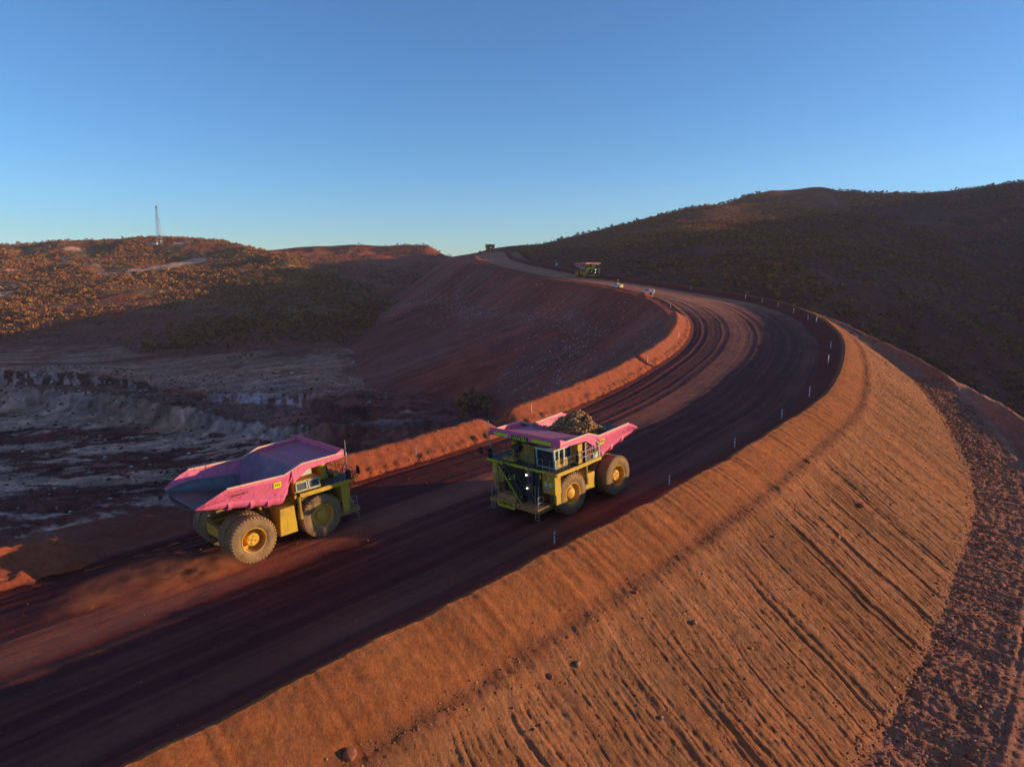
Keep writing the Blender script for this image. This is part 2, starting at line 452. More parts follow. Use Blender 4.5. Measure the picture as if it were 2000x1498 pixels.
def inner_surface(s, E):
    p, t, n = frame(inn, s); n = -n
    S = np.broadcast_to(s[:, None], E.shape)
    zi = rowlevel(s)[1][:, None]
    sh, d1, k2 = SHOULD(S), DROP1(S), K2(S)
    e = np.clip(E - sh, 0, None); e1 = d1 / .72
    z = -np.where(e < e1, .72 * e, d1 + k2 * (e - e1))
    z = z - np.clip(E, 0, sh) * np.where(sh > 12, .16 * sstep(S_ST[17], S_ST[20], S), .0)
    bm = berm_mask(S) * (1 + .05 * fbm(S * .25, S * 0, 3, 71))
    low = .3 + .25 * vnoise(S * .5, S * 0, 72)
    e_ = E + .07 * fbm(S * 1.2, E, 2, 74); prof = np.clip((e_ - .3) / 3.5, 0, 1) * (1 - sstep(4.3, 6.6, E))
    prof2 = .35 * sstep(.2, .9, E) * (1 - sstep(.9, 2, E)) * (.5 + .8 * vnoise(S * 1.3, S * 0, 73))
    z = z + bm * (2.15 * prof + prof2) + .12 * (1 - bm) * bump_(E, 1.6, 1)
    und = sstep(0, 6, e)
    z = z + und * (.35 * fbm(S * .07, E * .05, 3, 75) + .5 * fbm(S * .15, E * .02, 3, 76) * sstep(4, 20, e)) + .05 * fbm(S * 1.3, E * 1.3, 3, 77)
    z = z + .35 * bm * (1 - sstep(S_ST[2] + 2, S_ST[2] + 12, S)) * fbm(S * .8, E * .8, 3, 79)
    z = z + .35 * sstep(3, 9, sh) * fbm(S * .2, E * .25, 2, 78) * sstep(1, 4, E) * (1 - bm)
    V = np.dstack([p[:, None, 0] + n[:, None, 0] * E, p[:, None, 1] + n[:, None, 1] * E, zi + z])
    return V, S, e, e1
def build_inner():
    for name, E0, mat in (('earth_berm', np.linspace(-.4, 7.4, 66), 'berm'), ('fill_slope', np.r_[np.linspace(7.4, 40, 130), np.linspace(40.5, 165, 200)], 'fill')):
        s = svals([(S_ST[1] + 25, 60, 1.0), (60, 330, .32 if name == 'earth_berm' else .6), (330, SEND - 4, 1.0 if name == 'earth_berm' else 1.6)])
        E = np.broadcast_to(E0[None, :], (len(s), len(E0)))
        V, S, e, e1 = inner_surface(s, E)
        bm = berm_mask(S)
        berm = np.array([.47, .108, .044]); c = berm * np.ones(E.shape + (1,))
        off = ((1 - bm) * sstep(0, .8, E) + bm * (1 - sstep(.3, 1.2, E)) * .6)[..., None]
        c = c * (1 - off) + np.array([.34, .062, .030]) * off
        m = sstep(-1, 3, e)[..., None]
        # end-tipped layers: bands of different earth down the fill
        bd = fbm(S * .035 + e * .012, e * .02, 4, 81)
        f = np.array([.39, .070, .040]) * (1 + .35 * bd[..., None])  # earth reddened: the cast of the slope's shade is mixed into its tint
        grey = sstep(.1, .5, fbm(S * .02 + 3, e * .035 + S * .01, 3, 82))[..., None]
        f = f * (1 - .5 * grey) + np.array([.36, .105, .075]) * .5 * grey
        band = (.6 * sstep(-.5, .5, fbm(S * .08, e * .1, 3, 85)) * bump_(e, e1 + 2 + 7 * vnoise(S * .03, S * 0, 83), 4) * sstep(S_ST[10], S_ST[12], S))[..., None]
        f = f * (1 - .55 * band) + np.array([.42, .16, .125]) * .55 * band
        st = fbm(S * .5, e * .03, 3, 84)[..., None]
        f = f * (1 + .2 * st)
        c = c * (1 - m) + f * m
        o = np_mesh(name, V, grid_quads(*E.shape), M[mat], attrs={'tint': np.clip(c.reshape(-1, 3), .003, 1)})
        tag(o, kind='structure')
# ------------------------------------------------------------------ terrain nets
# each net: columns at photo bearings U, rows of (v, depth); everything is real ground at its own distance
def net(name, U, rows, mat, nrow, amp, tintfn, du=3.0, wr=None, namp=1.0, amp_fn=None, post=None):
    """rows: list of (v list, t list)"""
    U = np.array(U, float)
    Vr = np.array([r[0] for r in rows], float); Tr = np.array([r[1] for r in rows], float)
    uq = np.concatenate([np.arange(U[0], max(U[0], -30), 14), np.arange(max(U[0], -30), min(U[-1], 2030), du), np.arange(min(U[-1], 2030), U[-1], 14), [U[-1]]]) if U[-1] > 2030 \
        else np.concatenate([np.arange(U[0], max(U[0], -30), 14), np.arange(max(U[0], -30), U[-1], du), [U[-1]]])
    x = np.arange(len(rows), dtype=float)
    wr = wr or [1] * (len(rows) - 1)
    xq = np.concatenate([np.linspace(i, i + 1, max(2, int(nrow * w / sum(wr))), endpoint=False) for i, w in enumerate(wr)] + [[len(rows) - 1]])
    Vd = pchip(U, Vr.T, uq).T; Td = pchip(U, Tr.T, uq).T
    Vd = pchip(x, Vd, xq); Td = pchip(x, Td, xq)
    P = at(np.broadcast_to(uq[None, :], Vd.shape), Vd, Td)
    X, Y = P[..., 0], P[..., 1]
    a = amp_fn(P, xq[:, None], uq[None, :]) if amp_fn else amp
    P[..., 2] += a * fbm(X / 42, Y / 42, 5, 91) * namp
    if post: P[..., 2] += post(P, xq[:, None], uq[None, :])
    tint = tintfn(P, np.broadcast_to(xq[:, None], Vd.shape), np.broadcast_to(uq[None, :], Vd.shape), Vd)
    tint = tint * np.array([1.45, .72, .62])
    o = np_mesh(name, P, grid_quads(*Vd.shape), M[mat], attrs={'tint': np.clip(tint.reshape(-1, 3), .003, 1)})
    tag(o, kind='structure')
    return P, xq, uq
def z2t(v, z): return (CAMZ - z) / dep(v)
def blend(c, col, m): return c * (1 - m[..., None]) + np.array(col) * m[..., None]

def pit_relief(P, x, u):
    X, Y = P[..., 0], P[..., 1]
    xr = X * .94 + Y * .34; yr = -X * .34 + Y * .94
    pit = (1 - sstep(1.9, 2.0, x)) * sstep(.4, .6, x)
    h = pit * (.55 * fbm(xr * .08, yr * .3, 4, 23, .6) + .25 * fbm(X * .6, Y * .6, 2, 24))
    h = h + (bump_(x, 2.95, .35) + bump_(x, 4.95, .4)) * (.8 * fbm(u * .05, u * 0, 4, 25, .65))
    h = h + sstep(2.0, 2.3, x) * (1 - sstep(5.2, 5.6, x)) * .5 * fbm(X * .35, Y * .35, 3, 26)
    h = h + sstep(2.0, 2.2, x) * (1 - sstep(2.85, 3.0, x)) * .45 * fbm(u * .09, x * 1.6, 4, 27)
    return h
def build_terrain():
    out = {}
    # --- pit floor, pale bench walls, valley and the hill with the mast
    U = [-1500, -700, -300, 0, 150, 300, 420, 560, 680, 760, 900, 1100, 1400]
    def row(v, z=None, t=None):
        v = [v] * len(U) if np.isscalar(v) else v
        if t is None:
            z = [z] * len(U) if np.isscalar(z) else z
            t = [float(z2t(a, b)) for a, b in zip(v, z)]
        return v, t
    rows = [
        row(1500, -36),
        row(1000, -33),
        row([790, 790, 790, 795, 812, 828, 848, 866, 872, 862, 850, 840, 840], [-32] * 7 + [-31, -29, -27, -25, -25, -25]),
        row([752, 752, 752, 757, 763, 786, 812, 836, 835, 830, 825, 820, 820], t=[275, 275, 275, 273, 268, 243, 229, 214, 204, 208, 208, 208, 208]),
        row([746, 746, 746, 752, 752, 765, 786, 790, 831, 822, 815, 812, 812], t=[292, 292, 292, 290, 285, 268, 247, 238, 209, 213, 215, 214, 214]),
        row([724, 724, 724, 726, 728, 752, 768, 768, 795, 800, 805, 805, 805], t=[302, 302, 302, 300, 294, 280, 255, 246, 216, 222, 222, 222, 222]),
        row([695, 695, 695, 698, 702, 705, 706, 700, 695, 690, 700, 760, 760], t=[385, 385, 385, 380, 372, 355, 335, 325, 330, 335, 330, 265, 265]),
        row([660, 660, 655, 650, 650, 655, 660, 665, 665, 668, 680, 740, 740], t=[480, 480, 480, 480, 470, 450, 415, 385, 380, 385, 370, 300, 300]),
        row([590, 590, 590, 592, 590, 590, 600, 610, 625, 640, 655, 720, 720], t=[600, 600, 600, 600, 595, 580, 540, 490, 455, 440, 420, 350, 350]),
        row([545, 548, 550, 552, 548, 545, 552, 560, 590, 615, 635, 700, 700], t=[730, 730, 730, 735, 740, 740, 700, 620, 560, 520, 480, 400, 400]),
        row([520, 520, 515, 512, 510, 508, 515, 525, 566, 600, 625, 690, 690], t=[850, 850, 850, 850, 860, 870, 850, 750, 640, 570, 520, 430, 430]),
        row([500, 498, 492, 481, 471, 466, 471, 505, 552, 592, 620, 685, 685], t=[1000, 1000, 1000, 1000, 1000, 1010, 980, 860, 700, 610, 550, 460, 460]),
        row([520, 520, 515, 510, 500, 500, 505, 545, 590, 620, 650, 700, 700], t=[1350] * 7 + [1150, 900, 750, 650, 560, 560]),
    ]
    def amp(P, x, u):
        return .5 + 2.4 * sstep(6.2, 9, x) + 1.6 * sstep(9, 11, x) * 1.0 + 0 * u - 2.2 * bump_(x, 11, .35)
    def tint(P, x, u, v):
        X, Y = P[..., 0], P[..., 1]
        n = fbm(X * .03, Y * .03, 4, 7); n2 = fbm(X * .12, Y * .07, 4, 8); n3 = fbm(X * .02 + Y * .01, Y * .09, 4, 17)
        c = np.ones(x.shape + (1,)) * np.array([.235, .105, .055])
        # valley side: spinifex and bare red earth
        c = blend(c, (.27, .155, .06), .7 * sstep(-.2, .4, n2))
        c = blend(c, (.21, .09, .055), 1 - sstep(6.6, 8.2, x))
        c = blend(c, (.24, .22, .085), .8 * sstep(7.5, 8.6, x) * sstep(-.6, .3, n2 + n))  # sunlit upper hillside: golden light put into the soil tint
        # tan slump below the valley
        c = blend(c, (.38, .26, .18), sstep(4.6, 5.2, x) * (1 - sstep(5.4, 6.6, x + .8 * n + .4 * n2)))
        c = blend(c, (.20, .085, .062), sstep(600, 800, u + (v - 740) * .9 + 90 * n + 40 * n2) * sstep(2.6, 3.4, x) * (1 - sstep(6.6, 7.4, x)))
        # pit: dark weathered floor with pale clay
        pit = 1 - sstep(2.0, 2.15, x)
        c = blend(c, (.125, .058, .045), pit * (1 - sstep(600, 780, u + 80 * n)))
        xr = X * .94 + Y * .34; yr = -X * .34 + Y * .94
        pale = sstep(.05, .55, fbm(xr * .022, yr * .085, 5, 17, .6) + .55 * fbm(xr * .12, yr * .5, 4, 19, .6)) * pit * (1 - sstep(480, 600, u))
        pale = np.clip(pale + .75 * pit * sstep(1.72, 2.0, x) * (1 - sstep(330, 420, u)), 0, 1)
        c = blend(c, (.52, .47, .37), .8 * pale)
        wall = sstep(2.0, 2.1, x) * (1 - sstep(2.95, 3.1, x))
        streaks = fbm(np.broadcast_to(u, x.shape) * .12, x * 1.2, 4, 21)
        c = blend(c, (.36, .36, .32), wall * (1 - sstep(520, 680, u)) * (.75 + .3 * streaks))
        terr = sstep(3.0, 3.1, x) * (1 - sstep(3.9, 4.0, x))
        c = blend(c, (.19, .12, .095), terr * .8)
        w2 = sstep(3.95, 4.05, x) * (1 - sstep(4.95, 5.05, x))
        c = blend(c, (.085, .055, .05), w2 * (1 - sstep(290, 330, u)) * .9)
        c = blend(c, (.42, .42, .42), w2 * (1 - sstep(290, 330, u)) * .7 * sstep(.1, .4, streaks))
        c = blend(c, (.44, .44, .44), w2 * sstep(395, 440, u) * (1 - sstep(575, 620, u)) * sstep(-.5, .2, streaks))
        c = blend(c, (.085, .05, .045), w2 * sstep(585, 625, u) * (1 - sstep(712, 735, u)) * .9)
        c = blend(c, (.46, .46, .46), .85 * np.exp(-((u - 760) / 55) ** 2 - ((v - 812) / 17) ** 2) * sstep(-.6, .3, n3 * 2) * (u > 650))
        c = blend(c, (.40, .29, .21), .75 * np.exp(-((u - 520) / 170) ** 2 - ((v - 738) / 26) ** 2) * (.75 + .4 * n3))
        c = blend(c, (.36, .29, .27), .55 * np.exp(-((u - 500) / 90) ** 2 - ((v - 752) / 12) ** 2) * sstep(-.4, .5, n3 * 2))
        # cleared access tracks round the mast hill
        for (u0, v0, u1, v1, w) in TRACKS:
            q = np.clip(((u - u0) * (u1 - u0) + (v - v0) * (v1 - v0) * 6) / ((u1 - u0) ** 2 + (v1 - v0) ** 2 * 6), 0, 1)
            dd = np.hypot((u - u0 - q * (u1 - u0)) * .25, (v - v0 - q * (v1 - v0)))
            c = blend(c, (.52, .46, .34), (1 - sstep(w * .6, w * 1.1, dd)) * (x > 7))
        fine = fbm(X * .35, Y * .35, 4, 28, .65) * (1 - sstep(6.6, 7.5, x)); c = c * (1 + .3 * fine[..., None])
        c = c * (1 + .25 * (fbm(xr * .03, yr * .16, 4, 29, .6) * (1 - sstep(6.2, 7.2, x)))[..., None])
        return c * (1 + .12 * n[..., None])
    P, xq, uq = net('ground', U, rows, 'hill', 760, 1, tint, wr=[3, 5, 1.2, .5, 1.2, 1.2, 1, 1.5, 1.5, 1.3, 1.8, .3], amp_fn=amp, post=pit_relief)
    out['left'] = (P, xq, uq)

    # --- flat topped mesa beyond
    U = [380, 440, 520, 600, 680, 760, 830, 850, 872, 910, 960, 1060]
    rows = [
        ([560, 560, 570, 590, 620, 650, 650, 650, 650, 650, 650, 650], [1100, 1100, 1050, 850, 700] + [640] * 7),
        ([530, 528, 530, 540, 555, 565, 565, 560, 560, 560, 560, 560], [1150, 1150, 1100, 950, 860] + [820] * 7),
        ([508, 506, 507, 510, 512, 513, 508, 510, 515, 520, 520, 520], [1170, 1170, 1130] + [1080] * 9),
        ([498, 492, 494, 492, 491, 490, 489, 497, 506, 508, 508, 508], [1185] * 12),
        ([492, 486, 489, 482, 479, 479.5, 478.5, 487, 499, 504, 503, 500], [1200] * 12),
        ([540] * 12, [1500] * 12)]
    def tint2(P, x, u, v):
        n = fbm(P[..., 0] * .02, P[..., 1] * .02, 4, 61)
        c = np.ones(x.shape + (1,)) * np.array([.25, .10, .06])
        c = blend(c, (.28, .155, .06), sstep(-.1, .4, n) * .6 * (1 - sstep(2.8, 3.2, x)))
        return c * (1 + .2 * fbm(P[..., 0] * .08, P[..., 1] * .03, 3, 62)[..., None])
    out['mesa'] = net('hill', U, rows, 'hill', 200, 2.5, tint2, amp_fn=lambda P, x, u: 3.0 - 2.2 * bump_(x, 4, .6) + 0 * u)

    # --- long scrubby spur on the right of the road
    U = [840, 900, 960, 1005, 1040, 1120, 1200, 1300, 1400, 1500, 1600, 1700, 1800, 1900, 2000, 2200, 2600, 3300, 4200]
    crest = [520, 505, 486, 480, 479, 462, 443, 419, 402, 402, 411, 425, 449, 490, 545, 640, 760, 830, 900]
    tc = [830, 830, 830, 830, 780, 760, 750, 750, 740, 730, 720, 700, 680, 660, 630, 590, 550, 520, 500]
    bv = [540, 530, 505, 500, 535, 556, 572, 600, 622, 660, 715, 785, 850, 880, 905, 960, 1050, 1150, 1250]
    bt = [800, 800, 790, 780, 420, 345, 310, 272, 250, 230, 222, 228, 235, 240, 240, 240, 240, 260, 280]
    bv, bt = np.array(bv, float), np.array(bt, float); crest = np.array(crest, float); tc = np.array(tc, float)
    rows = [(bv + 40, bt * .93), (bv, bt)]
    for f, g in ((.3, .12), (.56, .23), (.69, .34), (.81, .60), (.92, .82)):
        rows.append((bv + (crest - bv) * f, bt + (tc - bt) * g))
    rows += [(crest, tc), (crest + 30, tc * 1.25)]
    def tint3(P, x, u, v):
        n = fbm(P[..., 0] * .03, P[..., 1] * .03, 4, 63); n2 = fbm(P[..., 0] * .15, P[..., 1] * .1, 4, 64)
        c = np.ones(x.shape + (1,)) * np.array([.16, .072, .055])
        c = blend(c, (.17, .10, .06), .75 * sstep(-.25, .35, n2))
        c = blend(c, (.20, .085, .055), (1 - sstep(1.2, 1.9, x)))
        return c * (1 + .25 * n[..., None])
    out['right'] = net('hill', U, rows, 'hill', 420, 1, tint3, wr=[.4, 1.4, 1.3, .7, .7, .6, .5, .3],
                       amp_fn=lambda P, x, u: (.4 + 2.6 * sstep(1.2, 2.5, x) - 1.6 * bump_(x, 7, .6)) * np.interp(u, [1150, 1500], [.25, 1]))
    # --- higher hill behind it
    U = [1180, 1300, 1370, 1430, 1470, 1520, 1560, 1600, 1640, 1700, 1750, 1800, 1850, 1950, 2000, 2300, 2800, 3500, 4200]
    sky = np.array([455, 430, 412, 394, 380, 371, 369.5, 366, 371, 377, 379, 377.5, 374, 361, 356, 335, 300, 300, 340], float)
    low = np.array([520, 520, 520, 520, 520, 520, 520, 520, 530, 545, 560, 580, 600, 640, 665, 780, 900, 1000, 1100], float)
    ts = np.array([980, 980, 980, 980, 980, 980, 980, 980, 1000, 1040, 1060, 1060, 1050, 1020, 1000, 930, 860, 820, 820], float)
    tl = np.array([760, 760, 760, 760, 760, 760, 760, 760, 750, 740, 720, 700, 690, 670, 650, 620, 590, 570, 560], float)
    rows = [(low + 40, tl * .95), (low, tl)] + [(low + (sky - low) * f, tl + (ts - tl) * g) for f, g in ((.4, .3), (.75, .65), (.93, .9))] + [(sky, ts), (sky + 40, ts * 1.3)]
    out['rear'] = net('hill', U, rows, 'hill', 300, 1, tint3, amp_fn=lambda P, x, u: 3.5 - 2.6 * bump_(x, 5, .4) + 0 * u)

    # --- the wide plain under everything, out to the horizon
    r = np.array([1, 60, 300, 900, 2000, 4000, 9000, 16000.]); q = np.linspace(0, 2 * np.pi, 97)
    V = np.stack([r[:, None] * np.cos(q), r[:, None] * np.sin(q) + 200, np.full((8, 97), -62.)], -1)
    o = np_mesh('plain', V, grid_quads(8, 97), M['hill'], attrs={'tint': np.full((8 * 97, 3), (.22, .10, .055))}); tag(o, kind='structure')
    # --- ridge off camera to the east, added and shaped to shade valley and spur
    xs = np.linspace(0, 1200, 60); ys = np.linspace(-500, 1100, 110)
    X0, Y = np.meshgrid(xs, ys, indexing='ij'); base = np.maximum(330, .86 * Y + 60); X = X0 + base
    ridge = SHADE_RIDGE(Y) + .148 * (base + 130 - 450)
    Z = -60 + (ridge + 60) * sstep(0, 130, X0) * (1 - .5 * sstep(250, 1200, X0)) + 1.2 * fbm(X / 60, Y / 60, 4, 99)
    o = np_mesh('hill', np.stack([X, Y, Z], -1), grid_quads(*X.shape)[:, ::-1], M['hill'], attrs={'tint': np.full((X.size, 3), (.22, .10, .055))}); tag(o, kind='structure')
    return out
def SHADE_RIDGE(Y):
    return np.interp(Y, [-500, 0, 65, 200, 300, 352, 385, 440, 500, 583, 650, 740, 900, 1100], [6, 30, 38, 48, 69, 79, 93, 94, 94, 95, 99, 113, 130, 140])
# cleared strips on the mast hill (photo bearings, start to end, half width in photo pixels)
TRACKS = [(130, 487, 160, 487, 3), (0, 532, 60, 526, 1.6), (265, 528, 330, 521, 5), (330, 521, 385, 512, 5), (375, 509, 395, 513, 3),
          (200, 533, 265, 530, 4), (0, 553, 30, 562, 2), (0, 575, 18, 570, 3), (345, 478, 352, 479, 2.5), (115, 504, 200, 524, 1.0), (90, 503, 130, 503, 1.0)]
# ------------------------------------------------------------------ haul trucks (x forward, y left, z up, origin on the ground)
WR, WW = 1.87, 1.28
def tyre_mesh(name):
    m = MB(); r = WR; w = WW / 2
    prof = [(-w * .80, 1.02), (-w * .98, 1.15), (-w * 1.03, 1.42), (-w * .98, 1.66), (-w * .90, 1.78), (-w * .84, r - .03), (-w * .5, r), (0, r + .005), (w * .5, r), (w * .84, r - .03), (w * .90, 1.78), (w * .98, 1.66), (w * 1.03, 1.42), (w * .98, 1.15), (w * .80, 1.02)]
    m.lathe(prof, 72)
    return m
def tread(m, n=40):
    w = WW / 2
    for k in range(n):           # shoulder lugs
        q = 2 * math.pi * k / n; c, s = math.cos(q), math.sin(q); dq = math.pi / n * .62
        for sg in (-1, 1):
            vs = []
            for yy, rr in ((sg * w * .93, 1.70), (sg * w * .97, 1.80), (sg * w * .86, WR + .055), (sg * w * .12, WR + .06)):
                for a in (q - dq, q + dq):
                    vs.append((rr * math.cos(a), yy, rr * math.sin(a)))
            m.add(vs, [(0, 1, 3, 2), (2, 3, 5, 4), (4, 5, 7, 6), (0, 2, 4, 6), (1, 7, 5, 3)])
    return m
def front_rim():   # outside at +y
    m = MB()
    m.lathe([(-.5, 1.02), (.52, 1.02), (.56, 1.06), (.60, 1.05), (.58, .96), (.45, .90), (.30, .86), (.22, .80), (.20, .55), (.30, .50), (.42, .46), (.46, .34), (.50, .30), (.52, .16), (.55, .12), (.55, .01)], 36)
    for k in range(20):
        q = 2 * math.pi * k / 20; m.tube((.93 * math.cos(q), .5, .93 * math.sin(q)), (.93 * math.cos(q), .56, .93 * math.sin(q)), .022, 6)
        m.tube((.68 * math.cos(q), .2, .68 * math.sin(q)), (.68 * math.cos(q), .245, .68 * math.sin(q)), .02, 6)
    return m
def rear_rim():    # deep dish, drive motor in the middle
    m = MB()
    m.lathe([(-.5, 1.02), (.52, 1.02), (.57, 1.06), (.61, 1.04), (.58, .97), (.30, .93), (-.25, .90), (-.30, .84), (-.30, .60), (-.28, .56), (.28, .53), (.34, .48), (.35, .01)], 36)
    for k in range(18):
        q = 2 * math.pi * k / 18; m.tube((.95 * math.cos(q), .5, .95 * math.sin(q)), (.95 * math.cos(q), .6, .95 * math.sin(q)), .02, 6)
    for k in range(4):
        q = 2 * math.pi * k / 4 + .4; m.tube((.3 * math.cos(q), .34, .3 * math.sin(q)), (.3 * math.cos(q), .40, .3 * math.sin(q)), .085, 8)
    m.tube((0, .35, 0), (0, .41, 0), .1, 12)
    return m
_wheel_cache = {}
def wheel(kind, parent, x, y, side):
    """side +1: outer face to +y"""
    if kind not in _wheel_cache:
        rim = (front_rim() if kind == 'front' else rear_rim()).build('wheel', M['rim'], None, smooth=False)
        ty = tread(tyre_mesh('tyre')).build('tyre', M['tyre'], rim)
        for p in ty.data.polygons[:72 * 14]: p.use_smooth = True
        _wheel_cache[kind] = rim
        o = rim
    else:
        o = copy_tree(_wheel_cache[kind])
    o.parent = parent; o.location = (x, y, WR); o.rotation_euler = (0, random.random() * 6, 0 if side > 0 else math.pi)
    if side < 0: o.rotation_euler = (0, 0, math.pi)
    return o

def body_section(x, top, bot, halft, halfb, r=.55):
    """cross-section ring of the dump body (outer skin), from top left rail down round to top right"""
    pts = []
    pts.append((x, halft, top))
    for k in range(7):
        a = k / 6 * math.pi / 2
        pts.append((x, halfb - r + r * math.cos(a) + (halft - halfb) * 0, bot + r - r * math.sin(a)))
    return pts
def make_body(t, raw_number):
    # stations rear to front: x, rail z, floor z, half width at rail, half width at floor
    st = [(-6.98, 5.72, 5.42, 3.75, 3.3), (-6.4, 6.02, 5.25, 3.98, 3.5), (-5.6, 6.40, 5.05, 4.12, 3.6), (-4.8, 6.72, 4.85, 4.18, 3.65), (-2.6, 6.64, 4.35, 4.18, 3.65), (-.6, 6.58, 3.88, 4.18, 3.65), (-.1, 6.57, 3.86, 4.18, 3.62), (.45, 6.82, 4.5, 4.2, 3.5), (.65, 6.92, 5.3, 4.22, 3.4)]
    rings = []
    for x, zt, zb, ht, hb in st:
        r = min(.75, max(.1, (zt - zb) * .4)); L = [(x, ht, zt), (x, ht * .995 + hb * .005, zt - (zt - zb) * .12)]
        for k in range(6):
            a = k / 5 * math.pi / 2
            L.append((x, hb - r + r * math.cos(a), zb + r - r * math.sin(a)))
        L.append((x, hb * .5, zb - .02)); L.append((x, 0, zb - .04))
        rings.append(L + [(a, -b, c) for a, b, c in L[-2::-1]])
    n = len(rings[0]); vs = [p for r_ in rings for p in r_]
    fs = [(i * n + j, i * n + j + 1, (i + 1) * n + j + 1, (i + 1) * n + j) for i in range(len(rings) - 1) for j in range(n - 1)]
    # front wall: from floor front edge curving up to the canopy
    m = MB(); m.add(vs, fs)
    fr = rings[-1]; k = len(m.v)
    me_front = [(x + .0, y, z) for x, y, z in fr]
    top_front = [(1.9, y, 6.62 + .0 * y) for x, y, z in fr]
    m.add(me_front + top_front, [(j, j + 1, n + j + 1, n + j) for j in range(n - 1)])
    body = m.build('dump_body', M['pink'], t, smooth=False)
    so = body.modifiers.new('plate', 'SOLIDIFY'); so.thickness = .09; so.offset = 0
    # side ribs that wrap under the floor
    for x in (-4.5, -2.75, -1.35):
        zt = np.interp(x, [q[0] for q in st], [q[2] for q in st])
        for sg in (1, -1):
            rb = MB(); L = []
            for a in np.linspace(.15, 1.45, 7):
                L.append(((3.65 - .75 + .75 * math.cos(a), zt + .75 - .75 * math.sin(a)), (math.cos(a), -math.sin(a))))
            L.append(((2.0, zt - .03), (0, -1)))
            for q in range(len(L) - 1):
                (p0, n0), (p1, n1) = L[q], L[q + 1]; w = .17; h0 = .05 + .12 * min(1, q / 2); h1 = .05 + .12 * min(1, (q + 1) / 2)
                i0 = (p0[0] + n0[0] * .045, p0[1] + n0[1] * .045); i1 = (p1[0] + n1[0] * .045, p1[1] + n1[1] * .045)
                o0 = (p0[0] + n0[0] * h0, p0[1] + n0[1] * h0 - .0); o1 = (p1[0] + n1[0] * h1, p1[1] + n1[1] * h1)
                vs = [(x - w, sg * o0[0], o0[1]), (x + w, sg * o0[0], o0[1]), (x + w, sg * o1[0], o1[1]), (x - w, sg * o1[0], o1[1]), (x - w, sg * i0[0], i0[1]), (x + w, sg * i0[0], i0[1]), (x + w, sg * i1[0], i1[1]), (x - w, sg * i1[0], i1[1])]
                rb.add(vs, [(0, 1, 2, 3), (4, 7, 6, 5), (0, 4, 5, 1), (1, 5, 6, 2), (2, 6, 7, 3), (3, 7, 4, 0)])
            rb.build('rib', M['pink'], body)
    # top rails
    for sg in (1, -1):
        rl = MB(); pts = [(-4.8, 4.18, 6.72), (-.1, 4.18, 6.57), (1.5, 4.25, 7.16), (5.42, 4.30, 7.18)]
        for a, b in zip(pts[:-1], pts[1:]): rl.bar((a[0], sg * a[1], a[2]), (b[0], sg * b[1], b[2]), .16, .12)
        rl.build('top_rail', M['pink_pale'], body)
    tl_ = MB()          # bowed tail lip of the floor
    for k in range(10):
        y0, y1 = -3.3 + .66 * k, -3.3 + .66 * (k + 1); f = lambda y: (-6.9 - .42 * (1 - (y / 3.3) ** 2), 5.40 - .22 * (1 - (y / 3.3) ** 2))
        (xa, za), (xb, zb_) = f(y0), f(y1)
        tl_.add([(-6.6, y0, 5.33), (-6.6, y1, 5.33), (xb, y1, zb_ + .06), (xa, y0, za + .06), (-6.6, y0, 5.20), (-6.6, y1, 5.20), (xb, y1, zb_ - .08), (xa, y0, za - .08)], [(0, 1, 2, 3), (7, 6, 5, 4), (3, 2, 6, 7)])
    tl_.build('tail_lip', M['liner'], body)
    # canopy over the deck: a shallow tray with raised rims
    c = MB()
    c.add([(1.2, -4.2, 6.60), (5.4, -4.2, 6.86), (5.4, 4.2, 6.86), (1.2, 4.2, 6.60), (1.2, -4.2, 6.70), (5.4, -4.2, 6.97), (5.4, 4.2, 6.97), (1.2, 4.2, 6.70)],
          [(0, 1, 2, 3), (7, 6, 5, 4), (0, 4, 5, 1), (1, 5, 6, 2), (2, 6, 7, 3), (3, 7, 4, 0)])
    for sg in (1, -1):      # side coamings, taller at the front corner
        a = [(.6, 5.7), (1.9, 6.55), (5.5, 6.78), (5.42, 7.48), (5.25, 7.48), (4.5, 7.14), (1.5, 7.12), (.5, 6.78)]
        c.prism(a if sg < 0 else a, sg * 4.28 - .05, sg * 4.28 + .05)
    c.box(5.36, 5.47, -4.34, 4.34, 6.76, 7.48)
    for y in (-2.8, -1.4, 0, 1.4, 2.8): c.bar((2.1, y, 6.55), (5.3, y, 6.78), .12, .16)
    can = c.build('canopy', M['pink'], body)
    can_slope = MB()        # sloping floor plates inside: tray falls into the body
    can_slope.add([(1.25, -3.3, 6.73), (1.25, 3.3, 6.73), (.15, 2.9, 5.6), (.15, -2.9, 5.6), (-.75, 2.7, 4.15), (-.75, -2.7, 4.15)], [(0, 1, 2, 3), (3, 2, 4, 5)])
    for sg in (1, -1):
        can_slope.add([(1.25, sg * 3.3, 6.73), (1.3, sg * 4.15, 7.0), (-.15, sg * 4.1, 6.5), (.15, sg * 2.9, 5.6), (-.9, sg * 3.5, 4.6), (-.75, sg * 2.7, 4.15)], [(0, 1, 2, 3), (3, 2, 4, 5)])
    can_slope.build('front_slope', M['liner_pink'], body)
    # worn steel liner on floor and lower walls (2-3 cm inside the skin)
    li = []
    for x, zt, zb, ht, hb in [s for s in st[:-2]]:
        L = []
        h = zt - zb
        L.append((x, (ht + hb) / 2 - .16, zb + h * .55))
        for k_ in range(5):
            a = k_ / 4 * math.pi / 2; r = min(.75, max(.1, h * .4))
            L.append((x, hb - .12 - r + r * math.cos(a), zb + .09 + r - r * math.sin(a)))
        L.append((x, 0, zb + .07)); li.append(L + [(a, -b, c_) for a, b, c_ in L[-2::-1]])
    li[0] = [(p[0] - .12, p[1], p[2] + .0) for p in li[0]]
    nn = len(li[0])
